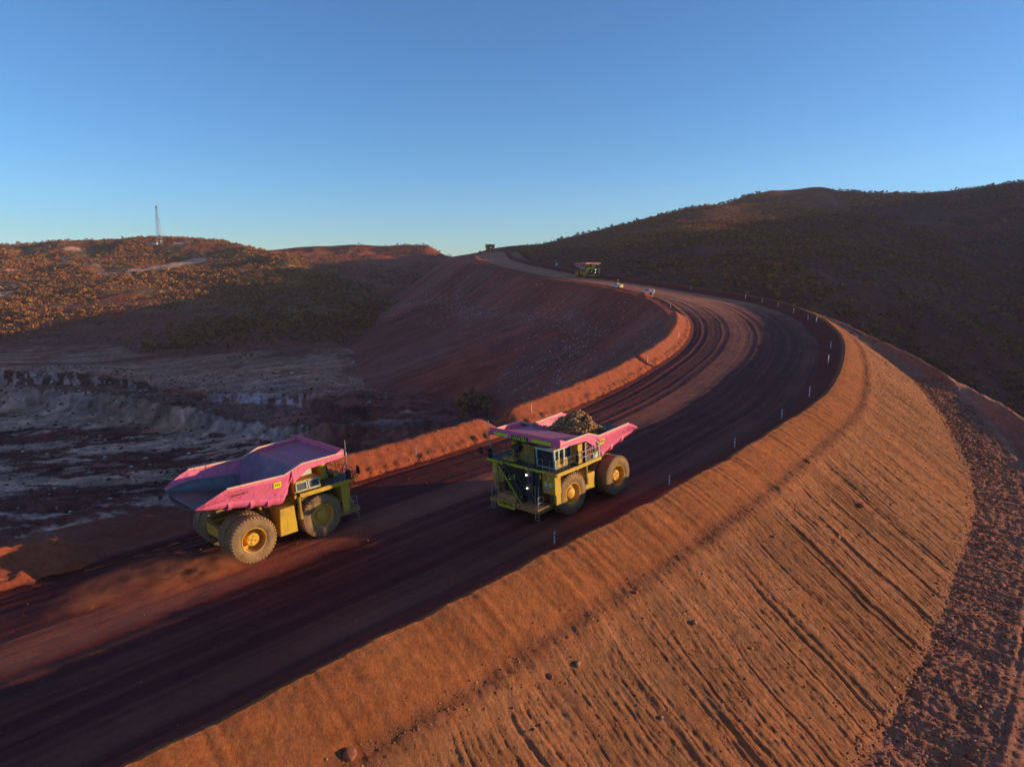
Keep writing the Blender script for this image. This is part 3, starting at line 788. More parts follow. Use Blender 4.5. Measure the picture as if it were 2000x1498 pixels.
    lm = MB(); lm.add([p for r_ in li for p in r_], [(i * nn + j + 1, i * nn + j, (i + 1) * nn + j, (i + 1) * nn + j + 1) for i in range(len(li) - 1) for j in range(nn - 1)])
    l = lm.build('liner', M['liner'], body, smooth=True)
    # reflective strips and number board on the canopy face
    MB().box(5.475, 5.50, -3.75, -1.95, 6.84, 7.12).build('reflective_strip', M['lime'], can)
    MB().box(5.475, 5.50, 1.0, 3.3, 6.84, 7.12).build('reflective_strip', M['lime'], can)
    nb = MB().box(5.475, 5.53, -1.45, .55, 6.66, 7.14).build('number_board', M['black'], can)
    if raw_number: text('number', raw_number, .50, M['lime'], nb, face_mtx((5.536, -.45, 6.90), (0, 1, 0), (0, 0, 1)), .004, .004)
    # small yellow plates with the fleet number on the body sides
    if raw_number:
        for sg in (1, -1):
            def Y(z, o): return sg * (3.64 + (z - 4.65) * .335 + .045 + o)
            q = [(x, Y(z, o), z) for o in (-.03, .03) for x, z in ((-1.05, 5.62), (-.40, 5.62), (-.40, 6.12), (-1.05, 6.12))]
            pl = MB().add(q, [(0, 1, 2, 3), (7, 6, 5, 4), (0, 4, 5, 1), (1, 5, 6, 2), (2, 6, 7, 3), (3, 7, 4, 0)]).build('number_plate', M['lime_plate'], body)
            text('number', raw_number[-3:], .36, M['black'], pl, face_mtx((-.725, Y(5.87, .038), 5.87), (-sg, 0, 0), (0, sg * .335, 1)), .003, .003)
            def Y2(z): return sg * (3.65 + (z - 5.3) * .452 + .062)
            text('maker_mark', 'BRADKEN', .36, M['mark'], body, face_mtx((-3.6, Y2(5.95), 5.95), (-sg, 0, 0), (0, sg * .452, 1)), .004, .0)
    return body

def make_truck(label, group, number=None, detail=2):
    t = empty('haul_truck'); tag(t, label, 'haul truck', group)
    Y, DK, BK = M['yellow'], M['deckmat'], M['black']
    # ---- chassis
    c = MB()
    for sg in (1, -1):
        c.prism([(-4.6, 1.9), (-3.4, 1.6), (1.5, 1.7), (4.9, 1.7), (5.6, 1.7), (5.6, 2.2), (1.5, 2.35), (-3.0, 2.8), (-4.6, 2.75)], sg * 1.0 - .3, sg * 1.0 + .3)
    c.box(-4.9, -4.45, -1.3, 1.3, 1.8, 2.7); c.box(1.2, 1.7, -1.9, 1.9, 1.7, 3.9); c.box(1.25, 1.65, -2.7, 2.7, 3.7, 4.3)
    c.build('chassis', Y, t, .03)
    ax = MB(); ax.tube((-3.15, -2.5, WR), (-3.15, 2.5, WR), .85, 20); ax.box(-3.9, -2.4, -.8, .8, 1.1, 2.6); ax.tube((3.2, -2.4, WR), (3.2, 2.4, WR), .35, 14)
    ax.build('axle', M['axle'], t)
    for x, y, k, sd in ((3.2, 3.05, 'front', 1), (3.2, -3.05, 'front', -1), (-3.15, 3.45, 'rear', 1), (-3.15, 2.0, 'rear', 1), (-3.15, -3.45, 'rear', -1), (-3.15, -2.0, 'rear', -1)):
        wheel(k, t, x, y, sd)
    for sg in (1, -1):
        MB().tube((3.2, sg * 1.75, 1.6), (3.1, sg * 1.85, 4.0), .26, 14).tube((3.12, sg * 1.84, 3.3), (3.1, sg * 1.85, 4.1), .33, 14).build('suspension_strut', Y, t)
        MB().tube((-.9, sg * 1.62, 1.9), (-1.4, sg * 1.75, 3.4), .24, 14).tube((-1.4, sg * 1.75, 3.3), (-1.6, sg * 1.78, 4.0), .15, 12).build('hoist_cylinder', M['yellow_dark'], t)
        MB().tube((-4.55, sg * 1.35, 1.5), (-4.5, sg * 1.35, 3.0), .21, 14).build('rear_strut', M['yellow_dark'], t)
        MB().box(1.95, 2.05, sg * 3.0 - .65, sg * 3.0 + .65, 1.0, 2.9).build('mud_flap', M['rubber'], t)
    MB().prism([(-.75, 1.2), (.85, 1.2), (.75, 3.55), (-.55, 3.55)], -3.55, -1.6).build('fuel_tank', Y, t, .06)
    MB().prism([(-.6, 1.3), (1.0, 1.3), (1.0, 2.9), (-.6, 2.9)], 1.6, 3.2).build('hydraulic_tank', Y, t, .06)
    # hoses, cylinders and brackets between the wheels and under the deck
    for sg in (1, -1):
        h = MB()
        for q in range(5):
            a0 = (1.9 + .45 * q, sg * (1.3 + .12 * (q % 3)), 2.2); h.tube(a0, (a0[0] + .25, sg * 2.2, 3.2 + .15 * q), .05, 6); h.tube((a0[0] + .25, sg * 2.2, 3.2 + .15 * q), (a0[0] + .3, sg * 2.6, 4.4), .05, 6)
        h.build('hose', M['rubber'], t)
        MB().tube((1.5, sg * 2.7, 3.55), (3.0, sg * 2.7, 3.55), .28, 14).tube((3.0, sg * 2.7, 3.55), (3.15, sg * 2.7, 3.55), .2, 14).build('air_tank', M['yellow_dark'], t)
        MB().tube((1.2, sg * 3.6, 2.7), (1.2, sg * 3.6, 4.4), .16, 12).tube((1.2, sg * 3.6, 2.2), (1.2, sg * 3.6, 2.8), .22, 12).build('filter_canister', M['yellow_dark'], t)
        MB().bar((5.0, sg * 2.0, 1.5), (5.6, sg * 2.2, 4.4), .14, .5).build('fender_bracket', M['yellow_dark'], t)
    # ---- bumper platform
    b = MB(); b.prism([(5.3, .95), (7.15, .95), (7.3, 1.05), (7.3, 1.42), (5.3, 1.42)], -3.0, 3.0)
    b.box(6.2, 7.05, 3.0, 3.12, 1.1, 1.3)
    bp = b.build('bumper', M['bumper'], t, .04)
    MB().prism([(6.2, 1.43), (7.36, 1.43), (7.36, 1.72), (7.1, 2.0), (6.2, 2.0)], -1.9, .3).build('winch_box', M['bumper'], bp, .04)
    fp = MB().box(7.31, 7.37, -1.9, .3, .92, 1.5).build('front_plate', Y, bp)
    if number: text('maker_mark', 'KOMATSU', .36, BK, fp, face_mtx((7.375, -.8, 1.24), (0, 1, 0), (0, 0, 1)), .003, .004)
    MB().box(7.375, 7.395, -1.9, .3, .90, .99).build('reflective_strip', M['lime'], fp)
    MB().tube((7.35, .75, 1.5), (7.45, .75, 1.5), .14, 14).build('pink_light', M['pink'], bp)
    for sg in (1, -1):      # fold-down steps hanging at the platform corners
        y = sg * 2.75; s_ = MB()
        for dy in (-.22, .22): s_.tube((7.1, y + dy, 1.0), (7.15, y + dy, .42), .025, 6)
        for z in (.75, .42): s_.tube((7.13, y - .22, z), (7.13, y + .22, z), .025, 6)
        s_.build('hanging_step', M['steel'], bp)
        h = MB()
        for dx in (6.4, 7.1): h.tube((dx, sg * 2.9, 1.42), (dx, sg * 2.9, 2.45), .025, 6)
        for z in (1.95, 2.45): h.tube((6.4, sg * 2.9, z), (7.1, sg * 2.9, z), .025, 6)
        h.build('handrail', M['steel'], bp)
    # ---- radiator
    g = MB(); g.box(5.0, 6.1, -1.75, 1.75, 1.42, 4.55); rad = g.build('radiator', M['yellow_dark'], t, .03)
    gr = MB()
    for k in range(26): gr.box(6.13, 6.17, -1.5 + k * .12, -1.5 + k * .12 + .045, 1.6, 4.3)
    gr.box(6.11, 6.13, -1.55, 1.62, 1.55, 4.35); gr.build('grille', M['grille'], rad)
    for yy in (-1.7, 0.62, 1.7): MB().box(6.15, 6.30, yy - .09, yy + .09, 1.42, 4.5).build('grille_post', BK, rad)
    if number: 
        nb = MB().box(6.2, 6.24, -1.62, -.55, 3.0, 3.75).build('number_board', BK, rad)
        text('number', number[-3:], .72, M['lime'], nb, face_mtx((6.25, -1.08, 3.38), (0, 1, 0), (0, 0, 1)), .003, .004)
    # ---- deck
    d = MB(); d.box(1.0, 6.1, -4.3, -1.9, 4.5, 4.62); d.box(1.0, 6.1, -1.9, 1.9, 4.56, 4.66); d.box(-.1, 6.1, 1.9, 4.3, 4.5, 4.62)
    dk = d.build('deck', DK, t)
    e = MB(); e.box(6.1, 6.2, -4.35, 4.35, 4.42, 4.66); e.box(-.15, 6.1, 4.3, 4.4, 4.36, 4.66); e.box(1.0, 6.1, -4.4, -4.3, 4.36, 4.66)
    e.bar((1.2, 4.1, 4.36), (6.0, 4.1, 4.36), .3, .22); e.bar((1.2, -4.1, 4.36), (6.0, -4.1, 4.36), .3, .22)
    e.build('deck_edge', Y, dk)
    MB().box(6.205, 6.225, -4.3, -2.7, 4.56, 4.65).build('reflective_strip', M['lime'], dk)
    MB().box(6.205, 6.225, -2.1, 1.0, 4.56, 4.65).build('reflective_strip', M['lime'], dk)
    MB().box(6.205, 6.225, 1.3, 3.2, 4.56, 4.65).build('reflective_strip', M['lime'], dk)
    for sg in (1, -1):
        hb = MB(); hb.box(5.1, 5.9, sg * 3.15 - .75, sg * 3.15 + .75, 2.55, 4.36); hb.box(5.15, 5.75, sg * 3.75 - .13, sg * 3.75 + .13, 1.6, 4.36)
        l = hb.build('light_housing', Y, t, .03)
        for q, (yy, zz) in enumerate(((2.95, 3.45), (3.5, 3.45), (2.75, 4.1), (3.35, 4.1))):
            rr = .24 if q < 2 else .13
            MB().tube((5.88, sg * yy, zz), (6.02, sg * yy, zz), rr, 18).build('headlight', M['lamp'] if q < 2 else (M['orange'] if q == 2 else M['lamp']), l)
        MB().box(5.92, 5.95, sg * 3.1 - .42, sg * 3.1 + .42, 2.75, 3.0).build('plate', M['pink_dull'], l)
    # diagonal stair: top at the right of the deck, foot left of centre
    s_ = MB(); A = Vector((6.55, -1.95, 4.55)); B = Vector((6.55, .75, 1.45))
    for dx in (-.28, .28): s_.bar(A + Vector((dx, 0, 0)), B + Vector((dx, 0, 0)), .07, .24)
    for k in range(13):
        p = A.lerp(B, (k + .5) / 13); s_.box(p.x - .27, p.x + .27, p.y - .12, p.y + .12, p.z - .02, p.z + .02)
    st = s_.build('stair', BK, t)
    MB().bar(A + Vector((.36, -.02, -.06)), B + Vector((.36, -.02, -.06)), .03, .08).build('lime_edge', M['lime'], st)
    hr = MB()
    for dx in (-.32, .32):
        hr.tube(A + Vector((dx, 0, 1.0)), B + Vector((dx, 0, .95)), .026, 6)
        for k in range(5):
            p = A.lerp(B, k / 4); hr.tube(p + Vector((dx, 0, 0)), p + Vector((dx, 0, .97)), .02, 6)
    hr.build('handrail', M['steel_dark'], st)
    MB().box(6.12, 6.16, 1.72, 2.4, 1.5, 4.4).build('side_panel', M['grille'], rad)
    for yy in (1.5, 2.15):
        v = MB()
        for dy in (-.2, .2): v.tube((6.45, yy + dy, 1.4), (6.35, yy + dy, 5.5 if yy < 2 else 3.2), .03, 6)
        for k in range(9): v.tube((6.43, yy - .2, 1.7 + k * .32), (6.43, yy + .2, 1.7 + k * .32), .018, 6) if yy < 2 else None
        v.build('ladder', M['steel_dark'] if yy < 2 else M['steel'], t)
    MB().bar((6.4, -2.65, 1.42), (6.25, -2.75, 4.45), .12, .10).build('front_post', M['bumper'], t)
    MB().bar((6.35, -1.75, 4.6), (6.35, -1.75, 1.42), .16, .2).build('front_post', BK, t)
    # deck railings
    r_ = MB()
    def rail(pts, h=1.05, post=.9, rr=.024):
        for a, b2 in zip(pts[:-1], pts[1:]):
            a = Vector(a); b2 = Vector(b2); n = max(1, round((b2 - a).length / post))
            for z in (h, h * .55): r_.tube(a + Vector((0, 0, z)), b2 + Vector((0, 0, z)), rr, 6)
            for k in range(n + 1):
                p = a.lerp(b2, k / n); r_.tube(p, p + Vector((0, 0, h)), rr, 6)
    rail([(2.6, 4.33, 4.62), (6.05, 4.33, 4.62), (6.1, 1.9, 4.62), (6.1, -1.4, 4.62)]); rail([(6.1, -2.6, 4.62), (6.1, -4.33, 4.62), (3.4, -4.33, 4.62)])
    r_.build('deck_rail', M['steel_dark'], dk)
    r_ = MB(); rail([(-.1, 4.36, 4.62), (2.6, 4.36, 4.62)], 1.1, 1.0, .035); r_.build('side_rail', M['steel'], dk)
    # ---- cab
    cb = MB(); x0, x1, y0, y1, z0, z1 = 2.9, 5.3, 1.25, 3.45, 4.64, 6.42
    cb.box(x0, x1 - .06, y0, y1, z0, z0 + .75); cb.box(x0, x1 + .12, y0 - .03, y1 + .05, z1 - .16, z1)
    for (px, py) in ((x0 + .09, y0 + .09), (x1 - .09, y0 + .09), (x0 + .09, y1 - .09), (x1 - .09, y1 - .09), (x0 + 1.05, y1 - .07), (x0 + 1.75, y1 - .07)): cb.box(px - .09, px + .09, py - .07, py + .07, z0 + .75, z1 - .16)
    cb.box(x0, x0 + .1, y0 + .1, y1 - .1, z0 + .75, z1 - .2)
    cab = cb.build('cab', M['cabgrey'], t, .02)
    MB().box(x1 - .055, x1 - .02, y0 + .18, y1 - .16, z0 + .1, z1 - .16).build('windscreen', M['glass'], cab)
    MB().box(x0 + .18, x0 + .95, y1 - .05, y1 - .02, z0 + .75, z1 - .16).build('window', M['glass'], cab)
    MB().box(x0 + 1.15, x1 - .18, y1 - .05, y1 - .02, z0 + .75, z1 - .16).build('window', M['glass'], cab)
    MB().box(x0 + .18, x1 - .18, y0 + .02, y0 + .05, z0 + .75, z1 - .16).build('window', M['glass'], cab)
    MB().box(x0 + 1.2, x0 + 2.0, y1 + .003, y1 + .035, z0 + .05, z0 + .85).build('door_panel', Y, cab)
    MB().box(x0 + .1, x0 + 1.0, y1 + .003, y1 + .03, z0 + .05, z0 + .6).build('lower_panel', M['orange_dull'], cab)
    MB().box(2.2, 2.85, 2.3, 4.1, 4.64, 6.4).build('air_duct', Y, t, .02)
    # air cleaners, control cabinet
    MB().box(3.3, 5.2, -.35, .95, 4.67, 6.45).build('control_cabinet', M['yellow_dark'], t, .03)
    a_ = MB()
    for yy in (-1.0, -1.9): a_.tube((4.4, yy, 4.9), (4.4, yy, 6.3), .42, 18)
    a_.box(4.0, 4.8, -2.3, -.6, 4.67, 4.95); a_.build('air_cleaner', Y, t)
    MB().tube((5.0, -1.1, 5.5), (5.0, -1.1, 6.4), .22, 12).tube((5.0, -1.6, 4.7), (5.0, -1.5, 5.8), .18, 12).box(4.7, 5.4, -1.7, -.8, 5.75, 6.1).build('intake_pipe', M['rubber'], t)
    MB().box(5.2, 5.75, -2.6, -1.1, 4.67, 5.0).build('deck_box', Y, t, .02)
    # right side: retarder grid box with two louvred outlets
    gb = MB(); gb.box(.75, 3.2, -3.9, -1.2, 4.63, 5.62); gbx = gb.build('grid_box', Y, t, .03)
    for q in range(2):
        xa = .92 + q * 1.15; f = MB()
        for (p0, p1) in (((xa, 4.78), (xa + .95, 4.78)), ((xa + .95, 4.78), (xa + .95, 5.48)), ((xa + .95, 5.48), (xa, 5.48)), ((xa, 5.48), (xa, 4.78))):
            f.bar((p0[0], -3.96, p0[1]), (p1[0], -3.96, p1[1]), .1, .09)
        fr = f.build('vent_frame', M['cabgrey'], gbx)
        v = MB(); v.box(xa + .05, xa + .9, -3.94, -3.91, 4.83, 5.43)
        for k in range(7): v.bar((xa + .06, -3.95, 4.87 + k * .085), (xa + .89, -3.95, 4.87 + k * .085), .03, .03)
        v.build('vent', M['steel_dark'], fr)
    MB().box(1.9, 3.0, -2.9, -1.4, 5.62, 6.3).build('upper_vent_box', Y, gbx, .03)
    v = MB(); v.box(2.0, 2.9, -2.95, -2.9, 5.68, 6.25); v.build('upper_vent', M['cabgrey'], gbx)
    # left side behind the cab: screened exhaust bay
    sc = MB()
    P = [(-.05, 4.65), (-.05, 5.85), (.5, 6.35), (1.9, 6.35), (1.9, 4.65)]
    for p, q in zip(P, P[1:] + P[:1]): sc.bar((p[0], 4.2, p[1]), (q[0], 4.2, q[1]), .07)
    sc.bar((.95, 4.2, 4.65), (.95, 4.2, 6.35), .06); scr = sc.build('screen_frame', M['cabgrey'], t)
    MB().prism([(-.02, 4.7), (1.87, 4.7), (1.87, 6.3), (.5, 6.3), (-.02, 5.85)], 4.12, 4.14).build('screen', M['mesh'], scr)
    for xx in (.5, 1.3): MB().tube((xx, 4.16, 5.0), (xx, 4.16, 5.85), .13, 12).tube((xx, 4.16, 5.8), (xx, 4.16, 5.98), .06, 10).build('extinguisher', M['red'], scr)
    MB().box(-.1, .75, 4.16, 4.2, 4.66, 5.1).build('grey_panel', M['cabgrey'], scr)
    # mirrors on a stalk by the cab, and the one on the right hand rail
    mr = MB(); mr.tube((3.35, 4.45, 4.62), (3.35, 4.45, 5.9), .035, 6); mr.tube((3.3, 4.48, 5.92), (3.38, 4.42, 5.92), .17, 16); mr.box(3.28, 3.42, 4.3, 4.6, 5.05, 5.65)
    mr.build('mirror', BK, t)
    mr = MB(); mr.tube((5.9, -4.4, 4.6), (6.5, -4.7, 5.5), .04, 6); mr.tube((5.9, -4.4, 5.3), (6.5, -4.7, 5.5), .03, 6); mr.box(6.42, 6.52, -4.9, -4.5, 5.05, 5.75); mr.box(5.6, 5.9, -4.4, -4.1, 4.62, 5.5)
    mr.build('mirror', BK, t)
    ms = MB(); ms.tube((5.7, -4.2, 4.62), (5.7, -4.25, 8.2), .035, 6); ms.tube((5.7, -4.2, 5.6), (5.4, -4.0, 6.6), .02, 6); ms.tube((5.7, -4.25, 6.8), (5.7, -4.25, 7.1), .09, 8)
    ms.build('antenna', M['steel'], t)
    # lights that shine on the stair
    if number and detail > 1:
        for (yy, zz) in ((.95, 4.0), (.95, 2.75), (-1.72, 4.35), (-1.5, 3.1)):
            MB().tube((6.32, yy, zz), (6.36, yy, zz), .055 if yy > 0 else .035, 10).build('step_light', M['led'], rad)
    body = make_body(t, number)
    return t
def place_truck(t, pos, fwd, left, scale=1.03):
    f = Vector(fwd).normalized(); l = Vector(left); u = f.cross(l).normalized(); l = u.cross(f).normalized()
    m = Matrix((f, l, u)).transposed().to_4x4()
    t.matrix_world = Matrix.Translation(pos) @ m @ Matrix.Scale(scale, 4)
    t.location = pos; t.rotation_euler = m.to_euler(); t.scale = (scale,) * 3
def POSTS():
    out = [(190.5, -3.2, .95, 0, 'white post nearest the camera on the outer berm, left of the bottom middle'), (207.5, -3.0, .95, 0, 'white post on the outer berm just below the loaded truck'),
           (223, -3.0, 1.05, 0, 'white post on the outer berm right of the loaded truck'), (238, -2.8, 1.2, 0, 'white post on the outer berm, fourth from the bottom'),
           (252.5, -2.7, 1.5, 0, 'white post on the outer berm where it starts to bend, fifth from the bottom'), (281, -2.6, 1.5, 0, 'white post at the right bulge of the curve, lower of two'),
           (299, -2.6, 1.5, 0, 'white post at the right bulge of the curve, upper of two'), (346, -2.8, 1.4, 0, 'white post in shade beyond the bulge, left of the leaning one'),
           (338.6, -2.2, 1.5, .22, 'white post leaning to the left beyond the bulge of the curve'), (362, -2.9, 1.3, 0, 'faint shaded post on the far outer berm, first past the leaning post'),
           (378, -2.9, 1.3, 0, 'faint shaded post on the far outer berm, second past the leaning post'), (392, -2.9, 1.3, 0, 'faint shaded post on the far outer berm, third past the leaning post'),
           (404.6, -2.7, 1.4, 0, 'faint shaded post on the far outer berm, fourth past the leaning post'), (441, -2.6, 1.5, 0, 'faint post on the far outer berm above the dry crown of the road')]
    inn_ = [(199, 1.6, 1.2, 0, 'white post with a long shadow on the lit inner berm between the two near trucks'), (304.6, 2.1, 1.4, 0, 'white post on the lit inner berm at its right bulge'),
            (269.1, 2.0, 1.5, 0, 'white post on the lit inner berm below the break in it'), (383.3, 2.4, 1.2, 0, 'white post at the far tip of the inner berm'),
            (419.4, 1.4, 1.4, 0, 'small white post on the inner road edge beyond the berm, right of the parked ute'), (224.4, 2.3, 1.3, 0, 'white post on the inner berm above the ore heap')]
    return out, inn_
# ------------------------------------------------------------------ rocks, shrubs, posts, utes, mast, dust
def rock_arrays(n, seed=0):
    """n irregular stones of unit size as arrays: verts (n, 12, 3), faces"""
    g = (1 + 5 ** .5) / 2
    b = np.array([(-1, g, 0), (1, g, 0), (-1, -g, 0), (1, -g, 0), (0, -1, g), (0, 1, g), (0, -1, -g), (0, 1, -g), (g, 0, -1), (g, 0, 1), (-g, 0, -1), (-g, 0, 1)], float) / 1.9
    f = np.array([(0, 11, 5), (0, 5, 1), (0, 1, 7), (0, 7, 10), (0, 10, 11), (1, 5, 9), (5, 11, 4), (11, 10, 2), (10, 7, 6), (7, 1, 8), (3, 9, 4), (3, 4, 2), (3, 2, 6), (3, 6, 8), (3, 8, 9), (4, 9, 5), (2, 4, 11), (6, 2, 10), (8, 6, 7), (9, 8, 1)])
    rg = np.random.default_rng(seed)
    v = b[None] * (1 + .38 * (rg.random((n, 12, 1)) - .5)) + .12 * (rg.random((n, 12, 3)) - .5)
    v *= np.array([1, .8, .6]) * (1 + .3 * (rg.random((n, 1, 3)) - .5))
    a = rg.random(n) * 6.28; c, s = np.cos(a)[:, None], np.sin(a)[:, None]
    x = v[..., 0] * c - v[..., 1] * s; y = v[..., 0] * s + v[..., 1] * c
    return np.dstack([x, y, v[..., 2]]), f
def stones(name, pts, size, cols, mat, seed=0, label=None, kind='stuff'):
    v, f = rock_arrays(len(pts), seed)
    v = v * np.asarray(size)[:, None, None] * .5 + np.asarray(pts)[:, None, :]
    F = (np.arange(len(pts)) * 12)[:, None, None] + f[None]
    c = np.repeat(np.asarray(cols)[:, None, :], 12, 1)
    o = np_mesh(name, v.reshape(-1, 3), F.reshape(-1, 3), mat, attrs={'tint': c.reshape(-1, 3)}, smooth=False)
    tag(o, kind=kind)
    if label: o['label'] = label
    return o
def big_rock(name, loc, size, col, label, cat='rock', seed=1, group=None):
    me = bpy.data.meshes.new(name); import bmesh
    bm = bmesh.new(); bmesh.ops.create_icosphere(bm, subdivisions=3, radius=.5)
    rg = np.random.default_rng(seed); pl = [(rg.normal(size=3)) for _ in range(9)]
    for v in bm.verts:
        p = np.array(v.co)
        for n in pl:
            n = n / np.linalg.norm(n); d = p @ n - .36
            if d > 0: p = p - n * d * .9
        p = p * (1 + .05 * vnoise(p[0] * 6 + seed, p[1] * 6 + p[2] * 3))
        v.co = p
    bm.to_mesh(me); bm.free(); me.materials.append(M['rock'])
    a = me.attributes.new('tint', 'FLOAT_COLOR', 'POINT'); a.data.foreach_set('color', np.tile(np.array([*col, 1], np.float32), len(me.vertices)))
    o = link(bpy.data.objects.new(name, me)); o.location = loc; o.scale = size; o.rotation_euler = (rg.random() * .4, rg.random() * .4, rg.random() * 6)
    return tag(o, label, cat, group)

def bush_mesh(seed, h=3.0, w=2.6, n=46, leaf=.42, bare=.0, green=1.0):
    """low scrub tree: short forking stems and leaf clumps through the crown's volume; returns verts, quads, tint"""
    rg = np.random.default_rng(seed); V = []; Q = []; T = []
    def quad(c, s, col):
        a = rg.normal(size=3); a /= np.linalg.norm(a); b = np.cross(a, rg.normal(size=3)); b /= np.linalg.norm(b); k = len(V)
        V.extend([c - a * s - b * s * .6, c + a * s - b * s * .6, c + a * s + b * s * .6, c - a * s + b * s * .6]); Q.append((k, k + 1, k + 2, k + 3)); T.extend([col] * 4)
    nc = rg.integers(4, 7); cl = []
    for i in range(nc):
        a = rg.random() * 6.28; r = w * .34 * rg.random() ** .5; cl.append((np.array([r * math.cos(a), r * math.sin(a), h * (.5 + .38 * rg.random())]), w * (.2 + .14 * rg.random())))
    wood = np.array([.12, .055, .035])
    for c, r in cl:
        k = len(V); b0 = np.array([0, 0, -.3]); e = c - np.array([0, 0, r * .3]); d = .05 * h / 3
        V.extend([b0 + [-d, 0, 0], b0 + [d, 0, 0], e + [d * .4, 0, 0], e + [-d * .4, 0, 0]]); Q.append((k, k + 1, k + 2, k + 3)); T.extend([wood] * 4)
        k = len(V); V.extend([b0 + [0, -d, 0], b0 + [0, d, 0], e + [0, d * .4, 0], e + [0, -d * .4, 0]]); Q.append((k, k + 1, k + 2, k + 3)); T.extend([wood] * 4)
    base = np.array([(.42, .180, .060), (.40, .140, .058), (.30, .130, .052)][seed % 3]) 
    for i in range(n):
        c, r = cl[rg.integers(nc)]; p = rg.normal(size=3); p /= np.linalg.norm(p); p = c + p * r * rg.random() ** .4 * np.array([1.1, 1.1, .75])
        quad(p, leaf * (.6 + .7 * rg.random()), base * (.75 + .5 * rg.random()))
    return np.array(V), np.array(Q), np.array(T)
def net_sample(res, n, xr, ur, rg, dens=None):
    """random points on a terrain net, uniform in (row, bearing) weighted by density"""
    P, xq, uq = res; out = []; R_, C_ = P.shape[:2]
    while len(out) < n:
        x = xr[0] + (xr[1] - xr[0]) * rg.random(n * 2); u = ur[0] + (ur[1] - ur[0]) * rg.random(n * 2)
        i = np.interp(x, xq, np.arange(R_)); j = np.interp(u, uq, np.arange(C_))
        i0 = np.clip(i.astype(int), 0, R_ - 2); j0 = np.clip(j.astype(int), 0, C_ - 2); fi = (i - i0)[:, None]; fj = (j - j0)[:, None]
        p = (P[i0, j0] * (1 - fi) + P[i0 + 1, j0] * fi) * (1 - fj) + (P[i0, j0 + 1] * (1 - fi) + P[i0 + 1, j0 + 1] * fi) * fj
        du = np.linalg.norm(P[i0, np.clip(j0 + 1, 0, C_ - 1)] - P[i0, j0], axis=1) / np.maximum(uq[np.clip(j0 + 1, 0, C_ - 1)] - uq[j0], 1e-6)
        dx = np.linalg.norm(P[i0 + 1, j0] - P[i0, j0], axis=1) / np.maximum(xq[i0 + 1] - xq[i0], 1e-6)
        w = du * dx; w = w * (dens(p, x, u) if dens else 1)
        keep = rg.random(len(w)) < w / np.quantile(w, .97)
        out.extend(zip(p[keep], x[keep], u[keep]))
    out = out[:n]
    return np.array([o[0] for o in out])
def px(p):
    d = p - np.array([0, 0, CAMZ]); c, s = math.cos(PITCH), math.sin(PITCH)
    t = d[..., 1] * c - d[..., 2] * s; return 1000 + CF * d[..., 0] / t, 749 - CF * (d[..., 1] * s + d[..., 2] * c) / t, t
def spread(name, pts, protos, sizes, rg, label):
    """one object of countless scrub"""
    Vs, Qs, Ts = [], [], []; off = 0
    pick = rg.integers(len(protos), size=len(pts)); ang = rg.random(len(pts)) * 6.28
    for k, (v, q, t) in enumerate(protos):
        m = pick == k; n = m.sum()
        if not n: continue
        c, s = np.cos(ang[m])[:, None], np.sin(ang[m])[:, None]; sz = sizes[m][:, None]
        x = (v[None, :, 0] * c - v[None, :, 1] * s) * sz; y = (v[None, :, 0] * s + v[None, :, 1] * c) * sz; z = v[None, :, 2] * sz * (.8 + .4 * rg.random((n, 1)))
        W = np.dstack([x, y, z]) + pts[m][:, None, :]
        Q = (np.arange(n) * len(v))[:, None, None] + q[None] + off; off += n * len(v)
        hue = np.array([[1, 1, 1]]) * (.8 + .4 * rg.random((n, 1))) * np.c_[1 + .12 * rg.normal(size=n), np.ones(n), 1 + .1 * rg.normal(size=n)]
        Vs.append(W.reshape(-1, 3)); Qs.append(Q.reshape(-1, 4)); Ts.append((t[None] * hue[:, None, :]).reshape(-1, 3))
    o = np_mesh(name, np.concatenate(Vs), np.concatenate(Qs), M['leaf'], attrs={'tint': np.clip(np.concatenate(Ts), .004, 1)}, smooth=False)
    return tag(o, label, kind='stuff')
def individual(pts, protos_me, sizes, rg, label, group, name='scrub_tree'):
    for p, s in zip(pts, sizes):
        o = bpy.data.objects.new(name, protos_me[rg.integers(len(protos_me))]); o.location = p; o.rotation_euler = (0, 0, rg.random() * 6.28); o.scale = (s, s, s * (.8 + .4 * rg.random()))
        link(o); tag(o, label, 'tree', group)

def post(s, side, off, h=1.5, lean=0.0, label='', group='white marker posts beside the haul road', w=.11):
    if side == 'outer':
        V, _ = outer_surface(np.array([float(s)]), np.array([[off]]), True); p = V[0, 0]
    else:
        V = inner_surface(np.array([float(s)]), np.array([[off]]))[0]; p = V[0, 0]
    return post_at(p, h, lean, label, group, w)
def post_at(p, h, lean, label, group, w=.11):
    m = MB(); m.box(-w / 2, w / 2, -w * .28, w * .28, -.3, h); m.box(-w * .6, w * .6, -w * .34, w * .34, h, h + .03)
    o = m.build('marker_post', M['post'], None); o.location = p; o.rotation_euler = (0, lean, RNG.random() * .5)
    tag(o, label, 'post', group)
    b = MB().box(-w * .45, w * .45, -w * .28 - .006, -w * .28 - .002, h - .28, h - .14).build('reflector', M['red'], o)
    return o

